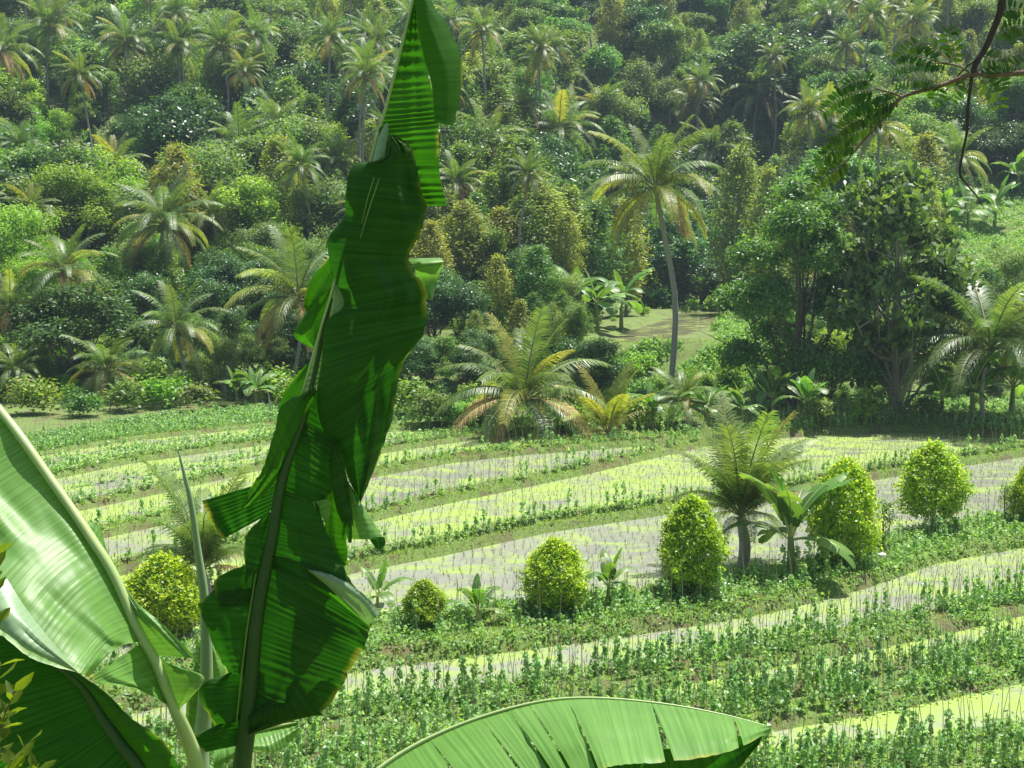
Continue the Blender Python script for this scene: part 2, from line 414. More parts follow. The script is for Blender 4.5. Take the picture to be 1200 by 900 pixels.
COVER = [.75, .70, .75, .50, .36, .62, .42, .72, .6, .6]
for k in range(len(RID)):
    lo = (RY[k-1] if k else RY[0]-7.); hi = RY[k]
    lev = LEV[k]
    x = XS[20:150]; a = lo[20:150]; bq = hi[20:150]
    V = np.concatenate([np.stack([x, a+.05, np.full_like(x, lev-.12)], 1), np.stack([x, bq-.05, np.full_like(x, lev-.12)], 1)])
    n = len(x); i = np.arange(n-1)
    o = obj('paddy_water', mesh_np('paddy_water', V, np.stack([i, i+1, n+i+1, n+i], 1), [paddymat('paddy_surface', COVER[k], seed=k+1.)]))
    tag(o, kind='structure')

def upper_field(pts, z, m, name):
    """flat terrace piece on the far slope"""
    w = []
    for px, py in pts:
        r = ray(px, py); t = z/r[2] if abs(r[2]) > 1e-4 and z/r[2] > 0 else 200.
        w.append((r[0]*t, min(r[1]*t, 400.), z))
    V = np.array(w); c = V.mean(0)
    o = obj(name, mesh_np(name, np.vstack([V, c]), np.array([(i, (i+1) % len(w), len(w)) for i in range(len(w))]), [m], smooth=False))
    return tag(o, kind='structure')
pm_w = paddymat('upper_paddy_surface', .25, seed=21., mud=((.16, .15, .09), (.26, .24, .16)))
pm_g = paddymat('upper_green_surface', .75, seed=22.)
c_ = POND.mean(0); Pp = c_+(POND-c_)*1.0+(POND-c_)/np.linalg.norm(POND-c_, axis=1)[:, None]*1.6
o = obj('paddy_water', mesh_np('paddy_water', np.vstack([np.column_stack([Pp, np.full(len(Pp), -10.05)]), [[c_[0], c_[1], -10.05]]]), np.array([(i, (i+1) % len(Pp), len(Pp)) for i in range(len(Pp))]), [pm_w], smooth=False))
tag(o, kind='structure')

# ------------------------------------------------------------------ foliage tools
def leaf_quads(C, L, Wd, up=.5, outd=None, rs=RS, droop=0.):
    """diamond leaves at C (n,3)"""
    n = len(C)
    nrm = rs.normal(size=(n, 3)); nrm /= np.linalg.norm(nrm, axis=1)[:, None]
    nrm = nrm*(1-up)+np.array([0, 0, 1.])*up
    if outd is not None: nrm = nrm+outd*.35
    nrm /= np.linalg.norm(nrm, axis=1)[:, None]
    t = rs.normal(size=(n, 3))
    if outd is not None: t = t*.6+outd
    t[:, 2] -= droop
    t -= (t*nrm).sum(1)[:, None]*nrm; t /= np.linalg.norm(t, axis=1)[:, None]+1e-9
    b = np.cross(nrm, t)
    l = (L*(.6+.8*rs.rand(n)))[:, None]; w = (Wd*(.6+.8*rs.rand(n)))[:, None]
    V = np.stack([C-t*l*.5, C+b*w*.5+t*l*.08, C+t*l*.5-nrm*l*.08, C-b*w*.5+t*l*.08], 1).reshape(-1, 3)
    F = np.arange(4*n).reshape(-1, 4)
    return V, F

def clumped(clumps, per, sig, rs=RS):
    c = np.repeat(clumps, per, axis=0)
    return c+rs.normal(size=c.shape)*sig

def lobes_pts(lobes, n, rs, inner=.45, bottom=-.5):
    """points near the shells of ellipsoid lobes"""
    vol = np.array([l[1][0]*l[1][1]*l[1][2] for l in lobes])**.7; pr = vol/vol.sum()
    k = rs.choice(len(lobes), n, p=pr)
    d = rs.normal(size=(n, 3)); d /= np.linalg.norm(d, axis=1)[:, None]
    d[:, 2] = np.where(d[:, 2] < bottom, -d[:, 2], d[:, 2])
    r = (inner+(1-inner)*rs.rand(n)**.5)
    c = np.array([l[0] for l in lobes])[k]; R = np.array([l[1] for l in lobes])[k]
    return c+d*R*r[:, None], d

def trunk_mesh(name, H, r0, branches, rs, mat, lean=.3):
    mb = MB()
    top = np.array([rs.uniform(-lean, lean), rs.uniform(-lean, lean), H])
    mid = top*.5+np.array([rs.uniform(-.15, .15), rs.uniform(-.15, .15), 0])
    P = catmull([(0, 0, -.4), (0, 0, 0), mid, top], 10)
    mb.tube(P, np.linspace(r0*1.25, r0*.35, 10), 8)
    for (tx, ty, tz) in branches:
        f = rs.uniform(.35, .8); s = P[int(f*9)]
        e = np.array([tx, ty, tz]); m = (s+e)/2+np.array([rs.uniform(-.3, .3), rs.uniform(-.3, .3), -.15*np.linalg.norm(e-s)])
        Q = catmull([s, m, e], 7); mb.tube(Q, np.linspace(r0*.4, r0*.07, 7), 5)
        for _ in range(2):
            q = Q[rs.randint(3, 6)]; e2 = q+rs.normal(size=3)*np.array([.8, .8, .5])+np.array([0, 0, .5])
            mb.tube(catmull([q, (q+e2)/2+rs.normal(size=3)*.1, e2], 4), np.linspace(r0*.14, r0*.04, 4), 4)
    return mb.mesh(name, [mat])

def tree_proto(kind, seed, mat, nclump, per, leaf, H=10., R=4.2, low=2.2, nl=14, bark='bark', sig=.32, up=.42, aspect=.5, flat=.7, inner=.45, small=.78):
    rs = np.random.RandomState(seed)
    lobes = []
    for i in range(nl):
        a = rs.rand()*2*pi; rr = R*.62*sqrt(rs.rand()); z = rs.uniform(low+1.2, H-1.2)
        k = 1-.35*abs((z-(low+H)/2)/((H-low)/2))
        if small < .75: a = i*2.4; k = 1-.45*max(0, (z/H-.45)/.55)
        s = rs.uniform(.34, .55)*R*small
        if small < .75: rr = R*rs.uniform(.35, .85)
        elif small < 1: rr = R*rs.uniform(.2, .85); s *= rs.uniform(.7, 1.25)
        lobes.append(((rr*cos(a)*k, rr*sin(a)*k, z), (s, s, s*flat)))
    if small > .75: lobes.append(((0, 0, (low+H)/2+.4), (R*.45, R*.45, (H-low)*.36)))
    else: lobes.append(((0, 0, H-1.2), (R*.3, R*.3, 1.2)))
    pts, d = lobes_pts(lobes, nclump, rs, inner)
    C = clumped(pts, per, sig, rs); D = np.repeat(d, per, axis=0)
    V, F = leaf_quads(C, leaf, leaf*aspect, up, D, rs)
    crown = mesh_np('crown', V, F, [mat], smooth=False)
    br = [lobes[i][0] for i in range(nl)]
    trunk = trunk_mesh('trunk', H*.72, .03*H*.8, br, rs, M[bark])
    return trunk, crown

def column_proto(seed, mat, nclump, per, leaf, H=10., R=1.9, low=1.6, bark='palebark', sig=.28):
    rs = np.random.RandomState(seed)
    z = low+(H-low)*rs.rand(nclump); f = (z-low)/(H-low)
    prof = R*np.sin(np.clip(f*.92+.12, 0, 1)*pi)**.6*(.75+.25*rs.rand(nclump))
    a = rs.rand(nclump)*2*pi; bumps = 1+.22*np.sin(a*3+z*1.7)
    rr = prof*bumps*rs.rand(nclump)**.35
    pts = np.stack([rr*np.cos(a), rr*np.sin(a), z], 1); d = np.stack([np.cos(a), np.sin(a), np.full_like(a, .5)], 1)
    C = clumped(pts, per, sig, rs); D = np.repeat(d, per, axis=0)
    V, F = leaf_quads(C, leaf, leaf*.5, .35, D, rs)
    br = [(R*.6*cos(i*2.4), R*.6*sin(i*2.4), low+.8+i*(H-low-2)/7) for i in range(7)]
    return trunk_mesh('trunk', H*.85, .13, br, rs, M[bark], .15), mesh_np('crown', V, F, [mat], smooth=False)

def shrub_proto(seed, mat, n=900, per=14, leaf=.16, H=3., R=1.25, sig=.11, low=.25):
    """dense egg shaped shrub, height 3"""
    rs = np.random.RandomState(seed)
    z = rs.rand(n)**.85; prof = R*np.power(np.sin(np.clip((z*.90+.10)**.84, 0, 1)*pi), .62)*1.02
    a = rs.rand(n)*2*pi
    rr = prof*(.55+.45*rs.rand(n)**.4)*(1+.15*np.sin(a*3+z*7+seed)+.08*np.sin(a*7-z*11+seed)+.10*rs.normal(size=n)+.28*(rs.rand(n) > .95))
    pts = np.stack([rr*np.cos(a), rr*np.sin(a), low+z*(H-low)], 1)
    d = np.stack([np.cos(a), np.sin(a), z*1.6], 1); d /= np.linalg.norm(d, axis=1)[:, None]
    C = clumped(pts, per, sig, rs); D = np.repeat(d, per, axis=0)
    V, F = leaf_quads(C, leaf, leaf*.5, .4, D, rs)
    br = [(R*.5*cos(i*2.1), R*.5*sin(i*2.1), .9+i*.3) for i in range(6)]
    return trunk_mesh('trunk', H*.7, .075, br, rs, M['bark'], .1), mesh_np('crown', V, F, [mat], smooth=False)

def bush_proto(seed, mat, n=90, per=14, leaf=.26, R=1.3, H=1.6, sig=.2):
    rs = np.random.RandomState(seed)
    lobes = [((rs.uniform(-.6, .6)*R, rs.uniform(-.6, .6)*R, rs.uniform(.3, .7)*H), (R*.5, R*.5, H*.45)) for _ in range(5)]
    pts, d = lobes_pts(lobes, n, rs, .4, -.2); pts[:, 2] = np.abs(pts[:, 2])
    C = clumped(pts, per, sig, rs); C[:, 2] = np.abs(C[:, 2]); D = np.repeat(d, per, axis=0)
    V, F = leaf_quads(C, leaf, leaf*.5, .4, D, rs)
    return mesh_np('bush', V, F, [mat], smooth=False)

# ---- palms
def frond_geo(seed, e0, bend, L=4.6, nl=58, lw=.06, leafl=.95, droop=.7):
    """frond along +X; returns (V,F,mi) ; mi 0 leaflets 1 rachis"""
    rs = np.random.RandomState(seed); mb = MB()
    n = 15; s = np.linspace(0, 1, n); ang = e0-bend*s**1.3
    dx = np.cos(ang)*L/(n-1); dz = np.sin(ang)*L/(n-1)
    P = np.stack([np.concatenate([[0], np.cumsum(dx[1:])]), .12*np.sin(s*3+seed)*s, np.concatenate([[0], np.cumsum(dz[1:])])], 1)
    mb.tube(P, np.linspace(.055, .012, n), 4, 1)
    T = np.gradient(P, axis=0); T /= np.linalg.norm(T, axis=1)[:, None]
    VV = []; FF = []
    for side in (-1, 1):
        for i in range(nl):
            f = .14+.86*(i+rs.rand()*.6)/nl
            q = np.array([np.interp(f, s, P[:, c]) for c in range(3)]); t = np.array([np.interp(f, s, T[:, c]) for c in range(3)])
            sd = np.array([0, side, 0.]); nn = np.cross(t, sd)*side
            if nn[2] < 0: nn = -nn
            ll = leafl*(.35+.65*sin(pi*min(1, f*.85+.12)))*(.85+.3*rs.rand())
            fw = .35+.5*f; dr = droop*(.7+.6*rs.rand())
            d1 = sd*1.0+t*fw+nn*(.25); d1 /= np.linalg.norm(d1)
            d2 = sd*(.55)+t*fw*.8+np.array([0, 0, -dr*1.2]); d2 /= np.linalg.norm(d2)
            a = q; b_ = q+d1*ll*.45; c_ = b_+d2*ll*.6
            wv = t*lw*.5
            k = len(VV)
            VV += [a-wv*.6, a+wv*.6, b_+wv, b_-wv, c_]
            FF.append((k, k+1, k+2, k+3)); FF.append((k+3, k+2, k+4, k+4))
    VV = np.array(VV); q4 = np.array([f for f in FF if f[2] != f[3]]); t3 = np.array([f[:3] for f in FF if f[2] == f[3]])
    mb.add(VV, q4, 0)
    # triangles share vertices: add indices into the same block
    mb.F[3].append(t3+mb.n-len(VV)); mb.M[3].append(np.zeros(len(t3), int))
    return mb

FR_SPEC = [(1.35, .5, .35), (1.15, .9, .45), (.9, 1.25, .6), (.6, 1.5, .75), (.25, 1.5, .9), (-.15, 1.25, 1.0), (-.6, .8, 1.0)]
FR = {}
for key, mat in (('g', 'palm'), ('y', 'palm_pale'), ('d', 'palm_dry')):
    for i, (e0, bd, dr) in enumerate(FR_SPEC):
        FR[key, i] = frond_geo(100+i*3, e0, bd, droop=dr).mesh('frond', [M[mat], M['rachis']], smooth=False)
nut = MB()
rs_ = np.random.RandomState(5)
for k in range(9):
    a = k*2*pi/9+rs_.rand(); c = np.array([.28*cos(a), .28*sin(a), -.25-.2*rs_.rand()])
    th = np.linspace(0, pi, 7)
    nut.tube([c+np.array([0, 0, .17*cos(t)]) for t in th], [max(.01, .13*sin(t)) for t in th], 7, cap=False)
nutm = nut.mesh('coconut_bunch', [M['coconut']])

def frond_set(rs, n=22, young=False, dry=.08, yellow=.1, steep=False):
    out = []
    ga = 2.39996
    for i in range(n):
        f = i/(n-1)
        k = int(round(np.interp(f, [0, .15, .45, .8, 1], [0, 1, 3, 5 if not young else 4, 6 if not young else 4])+rs.uniform(-.4, .4)))
        k = max(0, min(6, k))
        if steep: k = (0, 1, 0, 1, 2, 1, 2, 1, 3, 2, 4)[int(f*10.99)]
        key = 'g'
        if f > .75 and rs.rand() < dry*4: key = 'd'
        elif rs.rand() < yellow*(1 if f < .5 else 2): key = 'y'
        out.append((key, k, i*ga+rs.uniform(-.25, .25), rs.uniform(.82, 1.1)))
    return out

def mesh_arrays(me):
    V = np.zeros(len(me.vertices)*3, np.float32); me.vertices.foreach_get('co', V); V = V.reshape(-1, 3)
    li = np.zeros(len(me.loops), np.int32); me.loops.foreach_get('vertex_index', li)
    tot = np.zeros(len(me.polygons), np.int32); me.polygons.foreach_get('loop_total', tot)
    mi = np.zeros(len(me.polygons), np.int32); me.polygons.foreach_get('material_index', mi)
    st = np.concatenate([[0], np.cumsum(tot)[:-1]])
    q = st[tot == 4]; t = st[tot == 3]
    Q = li[q[:, None]+np.arange(4)] if len(q) else np.zeros((0, 4), int); T = li[t[:, None]+np.arange(3)] if len(t) else np.zeros((0, 3), int)
    return V, Q, T, mi[tot == 4], mi[tot == 3]
ARR = {}
def arrays(me):
    if me.name not in ARR: ARR[me.name] = mesh_arrays(me)
    return ARR[me.name]

def merge(name, items, mats):
    """items: (mesh, 4x4 numpy or (loc, rz, scale), material offset)"""
    Vs = []; Qs = []; Ts = []; Mq = []; Mt = []; n = 0
    for me, loc, rz, sc, off in items:
        V, Q, T, mq, mt = arrays(me)
        c, s = cos(rz), sin(rz); R = np.array([[c, -s, 0], [s, c, 0], [0, 0, 1.]])
        sc = np.array(sc if hasattr(sc, '__len__') else (sc, sc, sc))
        Vs.append((V*sc)@R.T+np.array(loc)); Qs.append(Q+n); Ts.append(T+n); Mq.append(mq+off); Mt.append(mt+off); n += len(V)
    F = []; MI = []
    if sum(len(q) for q in Qs): F.append(np.concatenate(Qs)); MI.append(np.concatenate(Mq))
    if sum(len(t) for t in Ts): F.append(np.concatenate(Ts)); MI.append(np.concatenate(Mt))
    return mesh_np(name, np.concatenate(Vs), F, mats, np.concatenate(MI), smooth=False)

PALMMATS = [M['palm'], M['rachis'], M['palm_pale'], M['rachis'], M['palm_dry'], M['rachis']]
PALM_CROWNS = []
for sd in range(5):
    rs = np.random.RandomState(300+sd)
    its = [(FR[k, i], (0, 0, 0), a, s, {'g': 0, 'y': 2, 'd': 4}[k]) for k, i, a, s in frond_set(rs, 28, yellow=.06)]
    PALM_CROWNS.append(merge('crown', its, PALMMATS))

def palm(px, py, rpx, d=None, H=None, base=None, near=False, young=False, label='', dry=.08, yellow=.1, group=None, n=22, seed=None, lean=None):
    """crown centre seen at px,py with frond reach rpx"""
    rs = np.random.RandomState(seed if seed is not None else int(px*7+py*13) % 99991)
    if base is not None:
        b = G(*base); d = b[1]
    elif d is None: d = 5.*FPX/rpx
    top = W(px, py, d)
    if base is None:
        b = np.array([top[0]+rs.uniform(-1, 1), d, 0]); b[2] = ground_at(b[0], b[1])
        if top[2]-b[2] < 3: top[2] = b[2]+3
    else: d = b[1]; top = W(px, py, d)
    R = rpx*d/FPX/4.3
    o = empty('coconut_palm', tuple(b))
    tag(o, label, 'palm tree', group or 'coconut palms on the hillside')
    tp = top-b
    mb = MB()
    bow = (lean or rs.uniform(-.06, .06))*tp[2]
    P = catmull([(0, 0, -.5), (0, 0, .1), (tp[0]*.35+bow, tp[1]*.4, tp[2]*.45), (tp[0]*.8+bow*.5, tp[1], tp[2]*.8), tuple(tp)], 14)
    r0 = (.24 if lean else .17)*min(1.25, max(.8, R))*(1.7 if n == 30 and lean is None and young else 1.)
    mb.tube(P, [r0*1.7, r0*1.35]+list(np.linspace(r0*1.1, r0*.75, 12)), 8)
    obj('trunk', mb.mesh('trunk', [M['palmbark']]), o)
    if near:
        for k, i, a, s in frond_set(rs, n, young, dry, yellow, label.startswith('coconut palm with a thick') or label.startswith('young palm behind') or label.startswith('small yellow')):
            obj('frond', FR[k, i], o, tuple(tp), (0, 0, a), R*s*((1.3, 1.1, .85, .8, .7, .7, .7)[i] if n in (22, 30) and young else 1.))
    else:
        obj('crown', PALM_CROWNS[rs.randint(5)], o, tuple(tp), (0, 0, rs.uniform(0, 6.28)), R)
    if not young and rs.rand() < .8: obj('coconut_bunch', nutm, o, tuple(tp), (0, 0, rs.rand()*6), max(.8, R))
    return o

# ------------------------------------------------------------------ small banana plants
def small_banana_leaf(seed, e0=1.0, bend=1.6, L=2.2, w=.30, mb=None):
    rs = np.random.RandomState(seed); mb = MB(); n = 17
    s = np.linspace(0, 1, n); ang = e0-bend*s**1.5
    P = np.stack([np.cumsum(np.cos(ang))*L/n, .08*np.sin(3*s+seed), np.cumsum(np.sin(ang))*L/n], 1); P -= P[0]
    mb.tube(P, np.linspace(.035, .006, n), 5, 1)
    T = np.gradient(P, axis=0); T /= np.linalg.norm(T, axis=1)[:, None]
    up = np.cross(T, np.array([0, 1., 0])); up[up[:, 2] < 0] *= -1
    for side in (-1, 1):
        segs = []; i0 = 3
        while i0 < n-1:
            k = rs.randint(2, 6); segs.append((i0, min(n-1, i0+k))); i0 += k
        for a, b in segs:
            V = []; rot = rs.uniform(-.15, .25)
            for i in range(a, b+1):
                f = (s[i]-s[2])/(1-s[2]); ww = w*sin(pi*min(1, f*.93+.07))**.55
                if i == b: ww *= rs.uniform(.85, 1)
                dirn = np.array([0, side, 0.])*cos(rot+.1)-up[i]*sin(rot-.25)
                tw = T[i]*.25*ww*(1 if i != b else .6)
                for u in (0, .5, 1):
                    V.append(P[i]+dirn*ww*u+tw*u-np.array([0, 0, .5])*ww*(u*u)*.9+np.array([0, 0, .015]))
            m = b-a+1
            F = [(i*3+j, i*3+j+1, (i+1)*3+j+1, (i+1)*3+j) for i in range(m-1) for j in range(2)]
            if F: mb.add(V, F, 0)
    return mb
BL = [small_banana_leaf(i, e, b, L, w).mesh('leaf', [M['b_small'], M['b_smallrib']]) for i, (e, b, L, w) in enumerate(
    [(1.45, .5, 2.0, .24), (1.25, 1.0, 2.3, .30), (1.0, 1.5, 2.4, .32), (.7, 1.7, 2.2, .32), (.4, 1.6, 1.9, .28), (1.15, 1.9, 2.4, .3)])]
def banana(px, py, hpx, n=8, label='', stem=1.0, group='small banana plants', seed=None, loc=None, name='banana_plant', far=False):
    rs = np.random.RandomState(seed if seed is not None else int(px*3+py*17) % 99991)
    b = G(px, py) if loc is None else loc
    sc = hpx*b[1]/FPX/(stem+2.0)
    o = empty(name, tuple(b), rs.uniform(0, 6.28), sc); tag(o, label, 'banana plant', group)
    mb = MB(); P = catmull([(0, 0, -.3), (0, 0, .1), (.03, 0, stem*.6), (.05, 0, stem+.1)], 7)
    mb.tube(P, np.linspace(.13, .06, 7), 8)
    obj('stem', mb.mesh('stem', [M['b_stem']]), o)
    for i in range(n):
        k = 0 if i == 0 else rs.randint(1, 6)
        obj('leaf', BL[k], o, (.05, 0, stem), (0, 0, i*2.4+rs.uniform(-.3, .3)), rs.uniform(.8, 1.1))
    return o

# ------------------------------------------------------------------ tree prototypes
PROTO = {
 'dark_n': tree_proto('dark', 1, M['dark'], 420, 26, .30), 'dark_n2': tree_proto('dark', 2, M['dark'], 420, 26, .28, R=4.6, flat=.7),
 'mid_n': tree_proto('mid', 3, M['mid'], 400, 26, .28), 'mid_n2': tree_proto('mid', 4, M['mid'], 380, 26, .30, low=2.2),
 'olive_n': tree_proto('olive', 5, M['olive'], 380, 24, .26, bark='palebark', sig=.4),
 'lime_n': tree_proto('lime', 6, M['lime'], 420, 26, .26),
 'dark_f': tree_proto('dark', 11, M['dark'], 325, 24, .36), 'dark_f2': tree_proto('dark', 12, M['dark'], 325, 24, .36, R=4.8, flat=.65),
 'mid_f': tree_proto('mid', 13, M['mid'], 325, 24, .33), 'mid_f2': tree_proto('mid', 14, M['mid'], 300, 24, .35, nl=6, flat=1.0),
 'olive_f': tree_proto('olive', 15, M['olive'], 300, 24, .32, bark='palebark', sig=.45), 'olive_f2': tree_proto('olive', 16, M['olive'], 287, 24, .33, nl=6, bark='palebark', sig=.5),
 'lime_f': tree_proto('lime', 17, M['lime'], 312, 24, .32),
 'pale_c': column_proto(21, M['pale'], 330, 22, .24), 'pale_c2': column_proto(22, M['pale'], 330, 22, .24, R=1.6), 'mid_c': column_proto(23, M['mid'], 320, 22, .27, R=2.1),
 'open': tree_proto('open', 31, M['mid'], 1500, 28, .21, H=10, R=3.9, low=.6, nl=22, sig=.24, aspect=.45, flat=.5, small=.62),
 'bread': tree_proto('bread', 33, M['breadfruit'], 520, 24, .42, H=10, R=4.1, low=.4, nl=30, sig=.26, aspect=.58, up=.3, bark='palebark', inner=.55, small=.52),
}
def tree(kind, loc, rz, sc, label, group, name='broadleaf_tree'):
    t, c = PROTO[kind]
    o = empty(name, tuple(loc), rz, sc); tag(o, label, 'tree', group)
    obj('trunk', t, o); obj('crown', c, o)
    return o
def keytree(kind, px, pytop, rpx, d, label, group=None, name='broadleaf_tree', R0=4.2, rz=None):
    p = W(px, pytop, d); z = ground_at(p[0], p[1]); H = max(2.5, p[2]-z)
    k = rpx*d/FPX/R0
    FREE.append((p[0], p[1], rpx*d/FPX))
    return tree(kind, (p[0], p[1], z), rz if rz is not None else (px*.37) % 6.28, (k, k, H/10.), label, group, name)
FREE = []

# named trees near the edge of the crops
keytree('open', 935, 210, 84, 119, 'large dark feathery tree standing just left of the big leaved tree', name='feathery_tree', R0=3.3)
keytree('bread', 1058, 200, 80, 117, 'tall tree with big glossy dark leaves and pale limbs, right of the feathery tree', name='breadfruit_tree', R0=3.3)
keytree('dark_n', 692, 392, 46, 117, 'low dense dark tree right of the arching palm')
keytree('dark_n2', 78, 325, 82, 131, 'broad dark green tree at the left edge of the crop field')
keytree('lime_n', 20, 232, 52, 150, 'bright green round tree at the left picture edge')
keytree('lime_n', 78, 186, 56, 168, 'lime green domed tree above the bright green round tree')
keytree('mid_n', 440, 400, 40, 128, 'leafy green tree behind the banana leaf, beside the crop field')
keytree('mid_n2', 500, 390, 42, 129, 'yellow green leafy tree between the hanging leaf and arching palm')
for px, pt, r, d, kd in [(545, 238, 36, 158, 'pale_c'), (505, 262, 28, 152, 'pale_c2'), (588, 246, 32, 166, 'pale_c2'), (628, 212, 42, 172, 'pale_c'), (668, 222, 34, 178, 'pale_c2'), (700, 240, 32, 180, 'mid_c'),
                     (735, 238, 30, 185, 'pale_c2'), (868, 175, 34, 200, 'pale_c'), (900, 200, 28, 190, 'pale_c2'), (1052, 148, 42, 190, 'pale_c'), (1085, 160, 30, 185, 'pale_c2'), (560, 330, 24, 150, 'mid_c')]:
    KT = {545: 'tallest of the slender trees right beside the hanging banana leaf', 505: 'slender pale tree closest to the hanging banana leaf', 588: 'thin pale tree between two fuller slender trees above the arching palm',
          628: 'broad slender-stemmed pale tree above the arching palm', 668: 'slender pale tree just right of the broadest one', 700: 'greener slender tree left of the tall lone palm crown', 735: 'slender pale tree behind the crown of the tall lone palm',
          868: 'pale yellow green tree high behind the feathery tree', 900: 'thin pale tree just above the top of the feathery tree', 1052: 'pale yellow tree behind the overhanging twig', 1085: 'pale slender tree above the big leaved tree', 560: 'small dense slender tree just above the arching palm'}
    keytree(kd, px, pt, r, d, KT[px], 'slender pale trees', 'slender_tree', R0=1.9)
keytree('olive_f', 645, 33, 56, 262, 'olive green domed tree at the top centre of the hillside', R0=4.2)
keytree('dark_f', 585, 78, 44, 255, 'dark tree beside the top of the hanging banana leaf')
keytree('olive_f2', 565, 8, 50, 290, 'grey green tree at the top, right of the banana leaf tip')
keytree('dark_f2', 880, 30, 70, 275, 'wide dark green tree under the upper right ridge')
keytree('olive_f', 1010, 5, 60, 300, 'pale leafed tree with light limbs near the upper right')
keytree('olive_f', 380, 52, 45, 240, 'olive tree left of the striped top of the banana leaf')
keytree('olive_f2', 300, 118, 52, 205, 'olive tree behind the pair of palms left of the banana leaf')

# ---- palms
def solve_d(px, py, H, lo=124., hi=335.):
    d = np.arange(lo, hi, .5); r = ray(px, py); P = r[None, :]*(d/r[1])[:, None]
    e = np.abs(P[:, 2]-terr(P[:, 0], P[:, 1])-H)
    return float(d[np.argmin(e)])
KP = [  # px, py, reach, height, near, label
 (768, 222, 90, 0, True, 'tall lone coconut palm with a bare curved trunk standing before the upper paddy'),
 (615, 470, 112, 0, True, 'low palm with wide arching fronds behind the centre of the paddies'),
 (712, 508, 80, 0, True, 'small yellow green palm at the foot of the low arching palm'),
 (868, 606, 108, 0, True, 'coconut palm with a thick trunk standing among the round golden shrubs'),
 (238, 668, 108, 0, True, 'young palm behind the rolled banana leaf, beside a golden shrub'),
 (1160, 410, 125, 0, True, 'bushy palm with upright fronds at the right edge'),
 (192, 262, 72, 11, True, 'large palm with broad drooping fronds on the lower left slope'),
 (350, 350, 88, 9, True, 'palm with yellowing lower fronds just left of the hanging leaf'),
 (207, 385, 60, 12, True, 'palm below the large drooping palm on the left slope'),
 (75, 318, 62, 10, True, 'palm with long curved fronds above the broad dark tree'),
 (125, 440, 56, 4, True, 'short palm in front of the broad dark tree at the left'),
 (12, 360, 52, 7, True, 'palm cut by the left picture edge beside the dark tree'),
 (325, 148, 46, 12, True, 'right one of the paired palms left of the banana leaf'),
 (280, 172, 46, 12, True, 'left one of the paired palms left of the banana leaf'),
 (58, 32, 48, 16, True, 'tall palm in the top left corner'),
 (148, 50, 44, 17, True, 'first palm to the right of the corner palm'),
 (207, 55, 42, 17, True, 'second palm to the right of the corner palm'),
 (260, 55, 44, 17, True, 'third palm to the right of the corner palm'),
 (300, 42, 36, 17, False, 'small far palm beside the row of top left palms'),
 (2, 60, 46, 16, False, 'palm whose trunk runs down the upper left picture edge'),
 (135, 195, 44, 9, False, 'shaded palm above the large drooping palm'),
 (392, 190, 38, 9, False, 'palm half behind the left rim of the banana leaf'),
 (398, 72, 40, 12, False, 'far palm close to the striped part of the banana leaf'),
 (432, 88, 36, 12, False, 'far palm touching the rim of the banana leaf tip'),
 (574, 168, 50, 11, True, 'leftmost palm of the cluster right of the banana leaf'),
 (655, 152, 52, 11, True, 'middle palm of the cluster right of the banana leaf'),
 (702, 128, 42, 12, True, 'upper right palm of the cluster right of the banana leaf'),
 (613, 128, 36, 12, False, 'rear palm of the cluster right of the banana leaf'),
 (535, 215, 44, 9, True, 'dark palm directly behind the right rim of the banana leaf'),
 (835, 178, 48, 11, True, 'palm just right of the tall lone palm crown'),
 (890, 108, 50, 12, True, 'large palm on the upper slope above the feathery tree'),
 (968, 138, 46, 11, True, 'yellowish palm behind the tip of the overhanging twig'),
 (1078, 45, 38, 12, False, 'far palm beside the fork of the overhanging twig'),
 (912, 62, 34, 12, False, 'far palm above the large upper slope palm'),
 (1122, 185, 46, 8, False, 'palm right of the hanging dry twig'),
 (970, 20, 34, 12, False, 'far palm at the top edge right of centre'),
 (815, 120, 36, 12, False, 'far palm up the slope from the tall lone palm'),
 (1195, 400, 62, 0, True, 'palm cut by the right edge with pale drooping fronds'),
 (250, 255, 42, 8, False, 'palm just right of the large drooping palm'),
 (20, 480, 40, 3, True, 'small palm at the left edge above the crop rows'),
 (430, 250, 40, 9, False, 'palm hidden largely behind the banana leaf'),
 (800, 470, 52, 0, True, 'low shaded palm at the foot of the tall lone palm'),
]
BASES = {768: (785, 470), 615: (640, 503), 712: (712, 513), 868: (871, 667), 238: (246, 712), 1160: (1152, 495), 1195: (1225, 492), 800: (838, 497)}
for px, py, r, H, near, lb in KP:
    kw = {}
    if px in BASES:
        kw['base'] = BASES[px]; b = G(*BASES[px]); FREE.append((b[0], b[1], 2.5))
        if px in (615, 712, 868, 238, 1160, 800): kw['young'] = True
    else:
        d = solve_d(px, py, H); kw['d'] = d; p = W(px, py, d); FREE.append((p[0], d, 3.0))
    yl = {350: .2, 712: .95, 768: .25, 868: .08, 1195: .3, 968: .35, 615: .22}.get(px, .10)
    dr = {350: .22, 615: .12, 58: .02, 712: 0.}.get(px, .07)
    palm(px, py, r, near=near, label=lb, yellow=yl, dry=dr, n={615: 29, 868: 30, 712: 15, 238: 22}.get(px, 27), group='coconut palms on the hillside' if px not in (868, 238) else 'palms among the paddies', lean=.05 if px == 768 else None, **kw)

